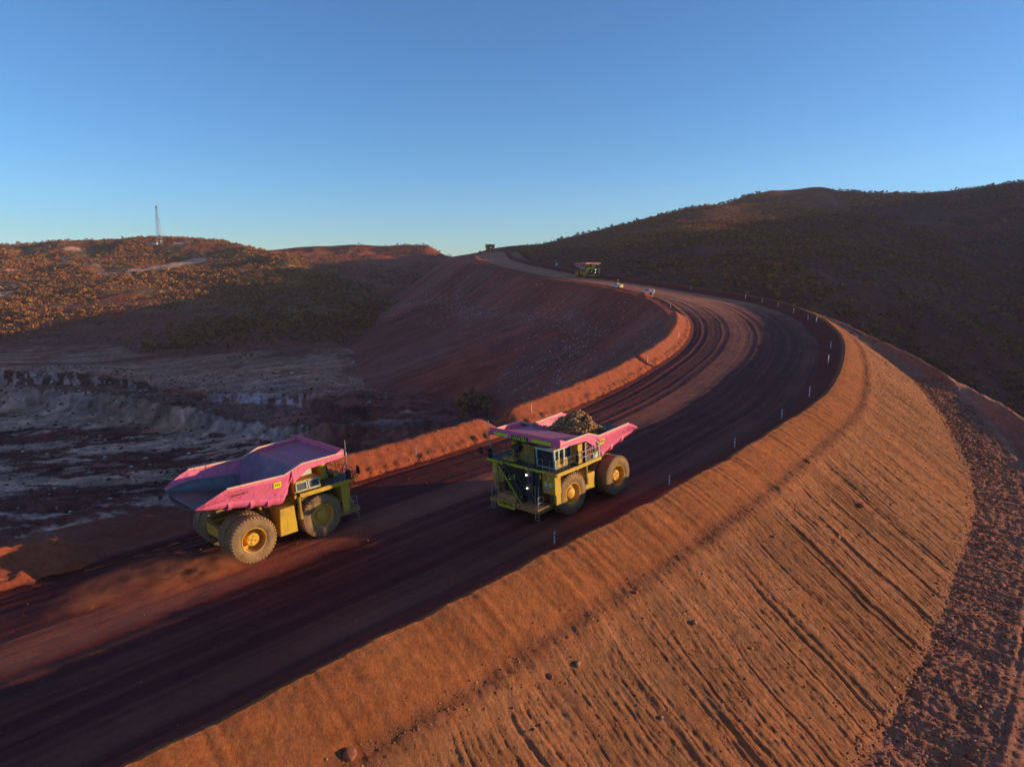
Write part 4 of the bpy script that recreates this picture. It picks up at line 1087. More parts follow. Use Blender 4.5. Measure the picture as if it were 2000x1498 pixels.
def make_ute(label, group, rack=False):
    t = empty('utility_vehicle'); tag(t, label, 'ute', group); W = M['white']
    b = MB(); b.prism([(-2.55, .55), (2.45, .55), (2.55, .85), (2.45, 1.12), (1.2, 1.22), (.2, 1.22), (-.1, 1.22), (-2.55, 1.22)], -.92, .92); b.build('body', W, t, .06)
    c = MB(); z0, z1 = 1.22, 1.86
    c.add([(-1.0, -.86, z0), (1.15, -.86, z0), (1.15, .86, z0), (-1.0, .86, z0), (-.85, -.72, z1), (.45, -.72, z1), (.45, .72, z1), (-.85, .72, z1)], [(0, 3, 2, 1), (4, 5, 6, 7), (0, 1, 5, 4), (1, 2, 6, 5), (2, 3, 7, 6), (3, 0, 4, 7)])
    cab = c.build('cabin', W, t, .05)
    MB().add([(1.12, -.74, z0 + .06), (1.12, .74, z0 + .06), (.52, .64, z1 - .08), (.52, -.64, z1 - .08)], [(0, 1, 2, 3)]).build('windscreen', M['glass'], cab).location = (.06, 0, .02)
    for sg in (1, -1):
        MB().add([(-.85, sg * .87, z0 + .06), (.85, sg * .87, z0 + .06), (.4, sg * .76, z1 - .1), (-.75, sg * .76, z1 - .1)], [(0, 1, 2, 3)]).build('side_window', M['glass'], cab).location = (0, sg * .02, 0)
        for x in (1.6, -1.55):
            w = MB().lathe([(-.12, .01), (-.12, .3), (-.1, .39), (.1, .39), (.12, .3), (.12, .01)], 20).build('wheel', M['rubber'], t); w.location = (x, sg * .82, .39)
    tr = MB(); tr.box(-2.6, -1.1, -.95, .95, 1.22, 1.75); tr.build('tray_canopy', M['yellow'] if not rack else W, t, .03)
    m = MB(); m.box(-.3, .1, -.5, .5, z1 + .02, z1 + .14); m.build('beacon_bar', M['orange'], t)
    f = MB(); f.tube((-.9, .6, z1), (-.9, .6, z1 + 1.6), .02, 6); f.box(-.92, -.9, .6, .95, z1 + 1.3, z1 + 1.6); f.build('flag', M['orange'], t)
    MB().box(-2.63, -2.6, -.9, .9, .9, 1.7).build('tail_panel', M['yellow'], t)
    if rack:
        r = MB()
        for x in (-2.4, -1.2, .2): r.tube((x, -.8, 1.75), (x, -.8, 2.25), .03, 6); r.tube((x, .8, 1.75), (x, .8, 2.25), .03, 6); r.tube((x, -.8, 2.25), (x, .8, 2.25), .03, 6)
        for y in (-.8, .8): r.tube((-2.4, y, 2.25), (.3, y, 2.25), .03, 6)
        r.build('ladder_rack', M['steel'], t)
    return t

def make_mast(p, H=58):
    t = empty('lattice_mast', p); tag(t, 'tall grey lattice radio mast standing on the hilltop at left', 'mast')
    def hw(z): return 2.5 * (1 - z / H) + .65
    n = 26; zs = [H * (1 - (1 - k / n) ** 1.0) for k in range(n + 1)]
    cor = ((1, 1), (-1, 1), (-1, -1), (1, -1))
    for (i, j) in cor:
        MB().bar((i * hw(0), j * hw(0), -3), (i * hw(H), j * hw(H), H), .32).build('mast_leg', M['mast'], t)
    b = MB()
    for k in range(n):
        z0, z1 = zs[k], zs[k + 1]
        for q in range(4):
            a, c = cor[q], cor[(q + 1) % 4]
            b.bar((a[0] * hw(z1), a[1] * hw(z1), z1), (c[0] * hw(z1), c[1] * hw(z1), z1), .11)
            b.bar((a[0] * hw(z0), a[1] * hw(z0), z0), (c[0] * hw(z1), c[1] * hw(z1), z1), .08)
    b.build('bracing', M['mast'], t)
    MB().tube((0, 0, H), (0, 0, H + 4.5), .15, 6).tube((1.3, 0, H - 4), (1.3, 0, H + .5), .35, 8).tube((-1.3, 0, H - 4), (-1.3, 0, H + .5), .35, 8).build('antenna', M['mast'], t)
    MB().tube((3.0, -1, H * .66), (3.0, -1.6, H * .66), .8, 12).build('dish', M['mast'], t)
    MB().tube((4.2, -4, 5.0), (4.4, -4.6, 5.0), 1.1, 12).build('dish', M['white'], t)
    return t
def POSTS():
    out = [(190.5, -3.2, .95, 0, 'white post nearest the camera on the outer berm, left of the bottom middle'), (207.5, -3.0, .95, 0, 'white post on the outer berm just below the loaded truck'),
           (223, -3.0, 1.05, 0, 'white post on the outer berm right of the loaded truck'), (238, -2.8, 1.2, 0, 'white post on the outer berm, fourth from the bottom'),
           (252.5, -2.7, 1.5, 0, 'white post on the outer berm where it starts to bend, fifth from the bottom'), (281, -2.6, 1.5, 0, 'white post at the right bulge of the curve, lower of two'),
           (299, -2.6, 1.5, 0, 'white post at the right bulge of the curve, upper of two'), (346, -2.8, 1.4, 0, 'white post in shade beyond the bulge, left of the leaning one'),
           (338.6, -2.2, 1.5, .22, 'white post leaning to the left beyond the bulge of the curve'), (362, -2.9, 1.3, 0, 'faint shaded post on the far outer berm, first past the leaning post'),
           (378, -2.9, 1.3, 0, 'faint shaded post on the far outer berm, second past the leaning post'), (392, -2.9, 1.3, 0, 'faint shaded post on the far outer berm, third past the leaning post'),
           (404.6, -2.7, 1.4, 0, 'faint shaded post on the far outer berm, fourth past the leaning post'), (441, -2.6, 1.5, 0, 'faint post on the far outer berm above the dry crown of the road')]
    inn_ = [(199, 1.6, 1.2, 0, 'white post with a long shadow on the lit inner berm between the two near trucks'), (304.6, 2.1, 1.4, 0, 'white post on the lit inner berm at its right bulge'),
            (269.1, 2.0, 1.5, 0, 'white post on the lit inner berm below the break in it'), (383.3, 2.4, 1.2, 0, 'white post at the far tip of the inner berm'),
            (419.4, 1.4, 1.4, 0, 'small white post on the inner road edge beyond the berm, right of the parked ute'), (224.4, 2.3, 1.3, 0, 'white post on the inner berm above the ore heap')]
    return out, inn_
# ------------------------------------------------------------------ material table
M = {}
M['road'] = soil('road_earth', .5, 3.5, .07, .22, rough=.85, spec=.25)
M['berm'] = soil('berm_earth', 1.2, 4.4, .16, .30, speck=.4)
M['slope'] = soil('slope_earth', 1.4, 5.0, .22, .36, speck=.6)
M['bench'] = soil('bench_earth', 1.0, 4.0, .18, .32, speck=.5)
M['fill'] = soil('fill_earth', .15, 1.2, .45, .30, speck=.35)
M['hill'] = soil('hill_earth', .04, .35, 1.0, .32)
M['rock'] = soil('rock_stone', 1.2, 4.0, .12, .22)
M['pink'] = paint('pink_paint', (.85, .145, .31), (.50, .15, .07), .42, rough=.38)
M['pink_pale'] = paint('pale_rail_paint', (.86, .48, .36), (.45, .18, .09), .3)
M['pink_dull'] = paint('dull_pink', (.42, .22, .25), amt=.4)
M['liner_pink'] = paint('worn_pink', (.50, .15, .30), (.22, .14, .13), .75, rough=.42, scale=.8)
M['liner'] = paint('worn_steel_liner', (.17, .15, .155), (.13, .085, .07), .55, rough=.28, spec=.5, metal=.55, scale=.7)
M['yellow'] = paint('yellow_paint', (.66, .37, .02), (.32, .12, .05), .55)
M['yellow_dark'] = paint('dusty_yellow_paint', (.36, .21, .025), (.20, .08, .04), .7)
M['bumper'] = paint('dusty_orange_yellow', (.46, .24, .05), (.34, .12, .05), .7)
M['deckmat'] = paint('deck_plate', (.035, .04, .05), (.10, .06, .05), .35)
M['black'] = paint('black_paint', (.018, .018, .022), (.10, .055, .04), .25)
M['grille'] = paint('grille_dark', (.045, .035, .035), (.11, .06, .045), .4)
M['steel'] = paint('galvanised_rail', (.42, .40, .38), (.3, .15, .08), .3, metal=.3)
M['steel_dark'] = paint('dark_rail', (.10, .10, .11), (.16, .09, .06), .3)
M['rubber'] = paint('rubber', (.035, .03, .03), (.16, .08, .05), .5, rough=.8)
M['tyre'] = paint('dusty_tyre', (.24, .135, .072), (.44, .24, .12), .8, rough=.9, spec=.15, scale=1.6)
M['rim'] = paint('rim_yellow', (.80, .40, .04), (.36, .15, .06), .45)
M['axle'] = paint('axle_dusty', (.26, .16, .05), (.20, .09, .05), .6)
M['cabgrey'] = paint('cab_grey', (.62, .60, .52), (.40, .22, .12), .35)
M['red'] = paint('red_paint', (.55, .05, .04))
M['orange'] = paint('orange_paint', (.85, .30, .04), amt=.15)
M['orange_dull'] = paint('dull_orange', (.70, .30, .08), amt=.3)
M['mark'] = paint('faded_lettering', (.30, .10, .10), amt=.3)
M['white'] = paint('white_paint', (.78, .77, .73), (.5, .28, .18), .3)
M['post'] = paint('white_post', (.80, .80, .78), (.5, .3, .2), .15)
M['mast'] = paint('mast_steel', (.50, .50, .50), (.4, .3, .25), .2)
def simple(name, col, rough=.5, emit=None, spec=.4, metal=0.0):
    k = NT(name); n = k.noise(3.0, 3); k.L(k.mix(n, tuple(c * .85 for c in col), tuple(min(1, c * 1.12) for c in col)), k.b.inputs['Base Color'])
    if emit:
        k.b.inputs['Emission Color'].default_value = (*emit[0], 1); k.b.inputs['Emission Strength'].default_value = emit[1]
    return k.done(rough, spec, metal)
M['lime'] = simple('lime_reflective', (.55, .72, .02), .35)
M['lime_plate'] = simple('yellow_plate', (.88, .80, .04), .4)
M['glass'] = simple('dark_glass', (.03, .035, .04), .08, spec=.8)
M['lamp'] = simple('lamp_lens', (.62, .55, .25), .15, spec=.7)
M['led'] = simple('lit_step_light', (.9, .9, .85), .3, emit=((1, .96, .85), 14))
def mesh_screen():
    k = NT('mesh_screen'); k.b.inputs['Base Color'].default_value = (.20, .11, .07, 1)
    k.b.inputs['Alpha'].default_value = .6
    n = k.noise(30, 2); k.L(k.ramp(n, [(.3, (.14, .08, .05)), (.7, (.28, .16, .10))]), k.b.inputs['Base Color'])
    return k.done(.6, .3)
M['mesh'] = mesh_screen()
def leafmat():
    k = NT('scrub_leaves'); n = k.noise(1.5, 3)
    c = k.mix(1.0, k.attr('tint'), k.ramp(n, [(.3, (.75, .75, .75)), (.7, (1.3, 1.25, 1.2))]), 'MULTIPLY')
    k.L(c, k.b.inputs['Base Color']); k.b.inputs['Subsurface Weight'].default_value = 0
    return k.done(.8, .15)
M['leaf'] = leafmat()

# ------------------------------------------------------------------ sun and sky
SUN_EL, SUN_AZ = R(8.4), math.atan2(.03, 1.0)
sd = Vector((math.cos(SUN_EL) * math.cos(SUN_AZ), math.cos(SUN_EL) * math.sin(SUN_AZ), math.sin(SUN_EL)))
ld = bpy.data.lights.new('sun', 'SUN'); ld.energy = 3.15; ld.angle = R(.5); ld.color = (1.0, .80, .42)
lo = bpy.data.objects.new('sun', ld); COL.objects.link(lo); lo.rotation_euler = sd.to_track_quat('Z', 'Y').to_euler(); lo.location = sd * 300
w = bpy.data.worlds.new('World'); SC.world = w; w.use_nodes = True; wn = w.node_tree
bg = wn.nodes['Background']; sky = wn.nodes.new('ShaderNodeTexSky'); sky.sky_type = 'NISHITA'; sky.sun_disc = False
sky.sun_elevation = SUN_EL; sky.sun_rotation = math.pi / 2 - SUN_AZ; sky.altitude = 3300; sky.air_density = 1.28; sky.dust_density = 0.15; sky.ozone_density = 4.5
wn.links.new(sky.outputs[0], bg.inputs['Color']); bg.inputs['Strength'].default_value = .127
vs = SC.view_settings; vs.view_transform = 'Standard'; vs.look = 'None'; vs.exposure = 0.85; vs.gamma = 1.0; vs.use_curve_mapping = False
SC.cycles.use_denoising = True
SC.cycles.max_bounces = 5; SC.cycles.diffuse_bounces = 3; SC.cycles.volume_bounces = 0; SC.cycles.transparent_max_bounces = 12

# ------------------------------------------------------------------ build
build_road(); build_outer(); build_inner()
NETS = build_terrain()

def truck_pose(s, a, towards=1):
    p, t = road_point(s, a); q, _ = road_point(s + 3, a); l, _ = road_point(s, a - .15)
    f = (q - p) / np.linalg.norm(q - p) * towards
    left = (l - p) if towards > 0 else (p - l)
    return p, f, left
def pose_world(x, y, yaw, towards):
    """pose from a ground position: height and tilt come from the road surface"""
    ss = np.arange(100, 560, .5); po = oc(ss)[:, :2]; pi_ = inn(ss)[:, :2]
    aa = np.linspace(0, 1, 101); G = po[:, None] + (pi_ - po)[:, None] * aa[None, :, None]
    k = np.unravel_index(np.argmin((G[..., 0] - x) ** 2 + (G[..., 1] - y) ** 2), G.shape[:2]); best = (0, ss[k[0]], aa[k[1]])
    p, _ = road_point(best[1], best[2])
    print('pose', x, y, 's %.1f a %.2f z %.2f' % (best[1], best[2], p[2]))
    f = np.array([math.cos(yaw), math.sin(yaw), 0]); l = np.array([-math.sin(yaw), math.cos(yaw), 0])
    g = np.array([road_point(best[1] + 2, best[2])[0] - p, road_point(best[1], best[2] + .1)[0] - p]); n = np.cross(g[0], g[1]); n = n / np.linalg.norm(n); n = n * np.sign(n[2])
    f[2] = -(n[:2] @ f[:2]) / n[2]; l[2] = -(n[:2] @ l[:2]) / n[2]
    return Vector((x, y, p[2] + .02)), f, l
TG = 'pink and yellow haul trucks on the ramp'
tr = make_truck('loaded haul truck with a pink tray heaped with rock, facing the camera', TG, '00W283')
P_R = pose_world(5.41, 65.06, R(-134.3), -1); place_truck(tr, *P_R)
def copy_truck(label):
    c = copy_tree(tr); c['label'] = label
    return c
tl = make_truck('empty haul truck with pink tray driving up the ramp, seen from behind', TG, '00W332', 1)
place_truck(tl, *pose_world(-21.92, 58.41, R(44.6), 1))
tf = copy_truck('smaller looking haul truck far up the curve, its yellow front lit by the sun')
p, _ = road_point(S_ST[17] - 2, .22); place_truck(tf, Vector((38.5, 352, 16.5)), (.42, -.90, -.05), (.90, .42, 0))
pf = pose_world(38.5, 352, R(-65), 1); place_truck(tf, *pf)
tt = copy_truck('most distant haul truck, cresting the top of the ramp against the sky')
best = road_point(S_ST[22] - 8, .74)[0]; place_truck(tt, Vector(best), (-.02, -1, -.05), (1, -.02, 0))

# load in the tray
def load():
    rg = np.random.default_rng(3); mt = tr.matrix_world.copy() if False else None
    m = Matrix.Translation(tr.location) @ tr.rotation_euler.to_matrix().to_4x4() @ Matrix.Scale(tr.scale[0], 4)
    n = 3600; a = rg.random(n) * 6.28; r = np.sqrt(rg.random(n))
    x = -2.0 + 3.1 * r * np.cos(a); y = 3.25 * r * np.sin(a)
    z = 5.6 + 2.0 * (1 - r ** 1.7) * (1 + .22 * vnoise(x * .9, y * .9, 3)) + .25 * fbm(x * .8, y * .8, 3, 5)
    sz = .12 + .36 * rg.random(n) ** 4; big = rg.random(n) < .04; sz[big] += .35
    W = np.array([list(m @ Vector(p)) for p in zip(x, y, z)])
    c = np.array([(.30, .13, .06), (.42, .21, .07), (.18, .08, .05), (.52, .27, .10)])[rg.integers(4, size=n)] * (.7 + .6 * rg.random((n, 1)))
    # a solid heap under the loose stones
    L = MB(); ring = []
    q = 28; hs = []
    for k, rr in enumerate(np.linspace(0, 1, 9)):
        for j in range(q):
            aa = 2 * math.pi * j / q; ring.append(m @ Vector((-2.0 + 3.2 * rr * math.cos(aa), 3.35 * rr * math.sin(aa), 5.45 + 1.95 * (1 - rr ** 1.7))))
    fs = [(k * q + j, k * q + (j + 1) % q, (k + 1) * q + (j + 1) % q, (k + 1) * q + j) for k in range(8) for j in range(q)]
    # floor skirt down to the liner
    for j in range(q):
        aa = 2 * math.pi * j / q; ring.append(m @ Vector((-2.0 + 3.0 * math.cos(aa), 3.2 * math.sin(aa), 4.7)))
    fs += [(8 * q + j, 8 * q + (j + 1) % q, 9 * q + (j + 1) % q, 9 * q + j) for j in range(q)]
    v1 = np.array([list(p_) for p_ in ring])
    rv, rf = rock_arrays(n, 4); rv = rv * sz[:, None, None] * .62 + W[:, None, :]
    V = np.concatenate([v1, rv.reshape(-1, 3)]); k0 = len(v1)
    tris = [(a_, b_, c_) for a_, b_, c_, d_ in fs] + [(a_, c_, d_) for a_, b_, c_, d_ in fs]
    F = np.concatenate([np.array(tris), ((np.arange(n) * 12)[:, None, None] + rf[None]).reshape(-1, 3) + k0])
    T = np.concatenate([np.tile((.16, .09, .06), (k0, 1)), np.repeat(c, 12, 0)])
    o = np_mesh('rock_load', V, F, M['rock'], attrs={'tint': T}, smooth=False)
    tag(o, 'heap of broken brown and ochre ore in the tray of the loaded truck', 'ore load', kind='stuff')
load()

# posts -----------------------------------------------------------------------
OUT_POSTS, INN_POSTS = POSTS()
for k, (s, off, h, lean, lab) in enumerate(OUT_POSTS): post(s, 'outer', off, h, lean, lab)
for k, (s, off, h, lean, lab) in enumerate(INN_POSTS): post(s, 'inner', off, h, lean, lab)

# utes ------------------------------------------------------------------------
def on_inner(s, e):
    return inner_surface(np.array([float(s)]), np.array([[e]]))[0][0, 0]
u1 = make_ute('white ute with yellow back, half hidden behind the road edge below the far truck', 'utes parked beside the curve')
p1 = on_inner(S_ST[16] - 11, 1.2); u1.location = Vector(p1) + Vector((0, 0, .02)); u1.rotation_euler = (0, -.04, R(128))
u2 = make_ute('white ute with ladder rack parked at the inner edge of the curve', 'utes parked beside the curve', True)
p2 = on_inner(S_ST[15] + 1, 1.0); u2.location = Vector(p2) + Vector((0, 0, .35)); u2.rotation_euler = (0, -.03, R(160))
# round white marker beside the far road
s_ = MB(); s_.tube((0, 0, -.5), (0, 0, 2.2), .06, 8); pm = s_.build('round_marker', M['steel'], None); pm.location = at(1087, 525, 400) ; tag(pm, 'small round white marker on a thin pole left of the far truck', 'marker')
MB().tube((0, .04, 2.6), (.03, -.04, 2.6), .75, 20).build('disc', M['white'], pm)

# boulders and rocks ----------------------------------------------------------
def on_outer(s, d): return outer_surface(np.array([float(s)]), np.array([[d]]))[0][0, 0]
ROCKS = [((1683, 990), .8, 'reddish boulder on the lit fill slope, the highest and farthest right'), ((1638, 1048), .5, 'pale stone just below left of the boulder on the fill slope'),
         ((1242, 1160), .45, 'pale angular rock just below the dark crease of the slope'), ((1133, 1296), .5, 'brown rock near the middle of the rilled slope'),
         ((1078, 1320), .45, 'small rock in a rill at lower left of the slope'), ((1360, 1217), .5, 'dark rock with a hole beside it in the middle of the slope'),
         ((1513, 1050), .4, 'small dark rock on the upper slope'), ((1467, 1265), .35, 'small pinkish rock on the lower slope'), ((690, 1465), .8, 'orange lump of earth at the bottom edge of the berm crease'),
         ((1292, 1400), .4, 'pale rock near the bottom of the picture on the slope')]
def hit_outer(u, v):
    ss = np.linspace(S_ST[2] - 20, S_ST[9], 260); dd = np.linspace(0, 30, 200)
    V, _ = outer_surface(ss, np.broadcast_to(dd[None], (260, 200)), False); uu, vv, tt_ = px(V)
    k = np.unravel_index(np.argmin((uu - u) ** 2 + (vv - v) ** 2), uu.shape); return on_outer(ss[k[0]], dd[k[1]])
for k, ((u, v), sz, lab) in enumerate(ROCKS):
    p = hit_outer(u, v); big_rock('rock', p + np.array([0, 0, sz * .18]), (sz, sz * .85, sz * .8), (.48, .22, .13) if k % 2 else (.42, .13, .07), lab, 'rock', seed=20 + k, group='loose rocks on the fill slope')
def hit_inner(u, v, lo=0, hi=30):
    ss = np.linspace(S_ST[1] + 30, S_ST[6], 260); dd = np.linspace(lo, hi, 200)
    V = inner_surface(ss, np.broadcast_to(dd[None], (260, 200)))[0]; uu, vv, tt_ = px(V)
    k = np.unravel_index(np.argmin((uu - u) ** 2 + (vv - v) ** 2), uu.shape); return V[k], ss[k[0]], dd[k[1]]
bp_, bs_, bd_ = hit_inner(98, 1064); print('boulder', bp_, bs_, bd_)
big_rock('boulder', bp_ + np.array([0, 0, .5]), (1.7, 1.5, 1.35), (.34, .13, .10), 'rounded reddish grey boulder at the edge of the pit, left of the white post', 'boulder', 5)
pp_, ps_, pd_ = hit_inner(272, 1058); post_at(pp_, 1.15, 0.02, 'thin white post standing alone on the shaded verge at left', 'white marker posts beside the haul road', .07)

# gravel: countless stones ----------------------------------------------------
rg = np.random.default_rng(12)
n = 60000
s = S_ST[2] - 22 + (S_ST[11] - S_ST[2] + 22) * rg.random(n) ** 1.2; z_ = rg.random(n)
to = TOE(s); d = np.where(z_ < .42, to - 1.2 + 8.5 * rg.beta(1.5, 2.2, n), np.where(z_ < .84, CREASE(s) + (to - CREASE(s)) * rg.random(n), np.where(z_ < .88, CREASE(s) + .3 + .5 * rg.normal(size=n), to + 5 + 16 * rg.random(n))))
V = np.concatenate([outer_surface(s[i:i + 1], d[i:i + 1][None])[0].reshape(-1, 3) for i in range(0)] or [np.zeros((0, 3))])
def outer_pts(s, d):
    out = []
    for i in range(0, len(s), 4000):
        out.append(outer_surface(s[i:i + 4000], d[i:i + 4000][:, None])[0][:, 0])
    return np.concatenate(out)
V = outer_pts(s, d)
sz = np.where(z_ < .42, .08 + .34 * rg.random(n) ** 5, .05 + .17 * rg.random(n) ** 6) * (1 + (s > S_ST[8]) * .6)
cc = np.array([(.30, .095, .055), (.40, .14, .07), (.52, .25, .13), (.23, .07, .045), (.27, .08, .05)])[rg.integers(5, size=n)] * (.8 + .4 * rg.random((n, 1)))
stones('gravel', V, sz, cc, M['rock'], 13, 'loose stones on the fill slope and in the rubble at its foot')
n = 2200; s = S_ST[1] + 45 + (S_ST[12] - S_ST[1] - 45) * rg.random(n); a_ = rg.random(n)
Q = np.array([road_point(q, f)[0] for q, f in zip(s, a_)])
stones('gravel', Q + np.array([0, 0, .03]), .05 + .22 * rg.random(n) ** 5, np.array([(.34, .10, .05)]) * (.5 + .7 * rg.random((n, 1))), M['rock'], 16, 'small stones spilled on the haul road')
n = 2600; s = S_ST[4] + (S_ST[15] - S_ST[4]) * rg.random(n); e = .2 + 1.6 * rg.beta(1.4, 2.5, n); bm_ = berm_mask(s) > .3
e = np.where(rg.random(n) < .25, 3 + 3 * rg.random(n), e)
V = np.concatenate([inner_surface(s[i:i + 2000], e[i:i + 2000][:, None])[0][:, 0] for i in range(0, n, 2000)])
stones('gravel', V[bm_], (.10 + .30 * rg.random(n) ** 3)[bm_], (np.array([(.46, .12, .04)]) * (.7 + .5 * rg.random((n, 1))))[bm_], M['rock'], 14, 'clods along the foot of the inner berm')
# pale stones in bands on the shaded fill
n = 4200; s = S_ST[9] + (S_ST[20] - S_ST[9]) * rg.random(n) ** 1.1
e1 = DROP1(s) / .72; e = SHOULD(s) + np.where(rg.random(n) < .55, e1 + 3 + 5 * rg.normal(size=n) + 7 * vnoise(s * .03, s * 0, 83), 3 + (e1 + 28) * rg.random(n))
V = np.concatenate([inner_surface(s[i:i + 2000], e[i:i + 2000][:, None])[0][:, 0] for i in range(0, n, 2000)])
stones('scree', V, .3 + .8 * rg.random(n) ** 4, np.array([(.62, .36, .30)]) * (.55 + .7 * rg.random((n, 1))), M['rock'], 15, 'pale stones scattered in bands on the shaded fill slope')

# scrub -----------------------------------------------------------------------
protos = [bush_mesh(k, 3.0, 3.2, 26, .46) for k in range(9)]
low = [bush_mesh(40 + k, 1.0, 2.4, 10, .42) for k in range(5)]
pm_ = []
for v, q, t in [bush_mesh(k, 3.2, 3.1, 90, .27) for k in range(8)]:
    o = np_mesh('scrub_tree', v, q, M['leaf'], attrs={'tint': t}, smooth=False); pm_.append(o.data); bpy.data.objects.remove(o)
rg = np.random.default_rng(31)
def mk(net_, n, xr, ur, dens, ind, size, lab, ilab, grp, lowfrac=.5):
    P = net_sample(NETS[net_], n, xr, ur, rg, dens)
    sz = size[0] + size[1] * rg.random(n) ** 2
    u, v, t = px(P)
    if net_ == 'right': sz = sz * np.interp(u, [1100, 1450], [.5, 1])
    rank = np.argsort(-(sz / t)); inside = (u[rank] > 5) & (u[rank] < 1995)
    rank_in = rank[inside][:ind]; m = np.zeros(n, bool); m[rank_in] = True
    if ind: individual(P[m], pm_, sz[m], rg, ilab, grp)
    R_ = P[~m]; S_ = sz[~m]; k = rg.random(len(R_)) < lowfrac
    spread('scrub', R_[~k], protos, S_[~k], rg, lab)
    spread('spinifex', R_[k], low, S_[k] * 1.1, rg, lab.replace('scrub trees', 'low spinifex and shrubs'))
def dl(p, x, u):
    n = fbm(p[:, 0] * .012, p[:, 1] * .012, 3, 55)
    tr_ = np.zeros(len(x))
    U_, V_, T_ = px(p)
    for (u0, v0, u1, v1, w_) in TRACKS:
        q = np.clip(((U_ - u0) * (u1 - u0) + (V_ - v0) * (v1 - v0) * 6) / ((u1 - u0) ** 2 + (v1 - v0) ** 2 * 6), 0, 1)
        tr_ = np.maximum(tr_, np.hypot((U_ - u0 - q * (u1 - u0)) * .25, V_ - v0 - q * (v1 - v0)) < w_ * 1.2)
    return np.clip(.65 + .9 * n, .08, 1.4) * (1 - tr_) * sstep(6.3, 7.1, x + .6 * fbm(p[:, 0] * .03, p[:, 1] * .03, 3, 77))
def dr(p, x, u): return np.clip(.75 + .6 * fbm(p[:, 0] * .02, p[:, 1] * .02, 3, 56), .15, 1.4)
def dn(a, sd): return lambda p, x, u: np.clip(a + fbm(p[:, 0] * .01, p[:, 1] * .01, 3, sd), .0, 1.4)
mk('left', 24000, (5.9, 11.1), (-60, 900), dl, 130, (.5, .9), 'scrub trees covering the hill with the mast', 'bushy scrub tree on the near side of the mast hill', 'scrub trees on the mast hill', .62)
mk('right', 26000, (1.2, 7.02), (1000, 2060), dr, 150, (.38, .72), 'scrub trees covering the spur right of the road', 'bushy scrub tree on the shaded spur right of the road', 'scrub trees on the spur', .62)
mk('mesa', 2500, (.8, 4.1), (470, 900), dn(.4, 57), 0, (.6, .9), 'scrub trees on the flat topped hill', '', '')
mk('rear', 7000, (1.2, 5.0), (1300, 2050), dn(.5, 58), 0, (.6, .9), 'scrub trees on the higher hill behind the spur', '', '')
mk('left', 6000, (6.6, 11.1), (-900, -60), dn(.7, 59), 0, (.5, .9), 'scrub trees covering the hill out to the left', '', '')
mk('right', 5000, (1.2, 7.02), (2060, 2700), dn(.7, 60), 0, (.5, .8), 'scrub trees covering the spur out to the right', '', '')
P = net_sample(NETS['right'], 110, (6.75, 7.02), (1040, 1480), rg, None); sz = .55 + .55 * rg.random(110) ** 2
individual(P, pm_, sz, rg, 'small scrub tree standing on the skyline of the spur right of the road', 'scrub trees along the spur skyline')
# dark tree clump where the fill meets the pit
for k, (p, sc_) in enumerate((((-16.9, 218.3, -24.3), 1.5), ((-14.0, 226, -25), 2.0), ((-10.1, 217.9, -24.2), 1.8), ((-8.2, 211.5, -24.8), 1.5), ((-15.3, 208.2, -24.6), 1.2), ((-12.5, 221.5, -24.5), 1.7))):
    o = bpy.data.objects.new('bush', pm_[k]); o.location = p; o.scale = (sc_ * 1.2, sc_ * 1.2, sc_); o.rotation_euler = (0, 0, k * 1.3); link(o)
    tag(o, 'dark bush in the clump at the foot of the fill slope behind the inner berm', 'bush', 'dark bushes at the foot of the fill')
n = 5200; P = net_sample(NETS['left'], n, (1.0, 5.6), (-40, 760), rg, None); m_ = rg.random(n)
stones('scree', P, .25 + 1.5 * rg.random(n) ** 5, np.where(m_[:, None] < .55, np.array([[.13, .035, .028]]), np.where(m_[:, None] < .8, np.array([[.34, .13, .09]]), np.array([[.62, .42, .36]]))) * (.6 + .6 * rg.random((n, 1))), M['rock'], 17, 'broken rock lying about the pit floor and its benches')

# mast and hut ----------------------------------------------------------------
P, xq, uq = NETS['left']; i = int(np.interp(10.55, xq, np.arange(len(xq)))); j = int(np.interp(314, uq, np.arange(len(uq))))
mp = P[i, j]; U_, V_, T_ = px(mp); print('mast base px', U_, V_, T_)
make_mast(Vector(mp), 74 * T_ / CF * 1.0)
j = int(np.interp(303, uq, np.arange(len(uq)))); hp = P[i, j]
h = MB(); h.box(-3.3, 3.3, -2, 2, -.5, 3.2); hut = h.build('equipment_hut', M['white'], None, .05); hut.location = hp; tag(hut, 'small white equipment hut at the foot of the mast', 'hut')
MB().box(-3.5, 3.5, -2.2, 2.2, 3.2, 3.4).build('roof', M['steel'], hut); MB().box(-.2, .8, -2.06, -2.01, 0, 2.2).build('door', M['cabgrey'], hut)
h = MB(); h.box(-2.6, 2.6, -2, 2, -.5, 2.9); h2 = h.build('equipment_hut', M['steel'], None, .05); h2.location = P[i, int(np.interp(296.5, uq, np.arange(len(uq))))]; tag(h2, 'blue grey box shed left of the white hut', 'hut')
MB().box(-2.8, 2.8, -2.2, 2.2, 2.9, 3.05).build('roof', M['steel_dark'], h2)

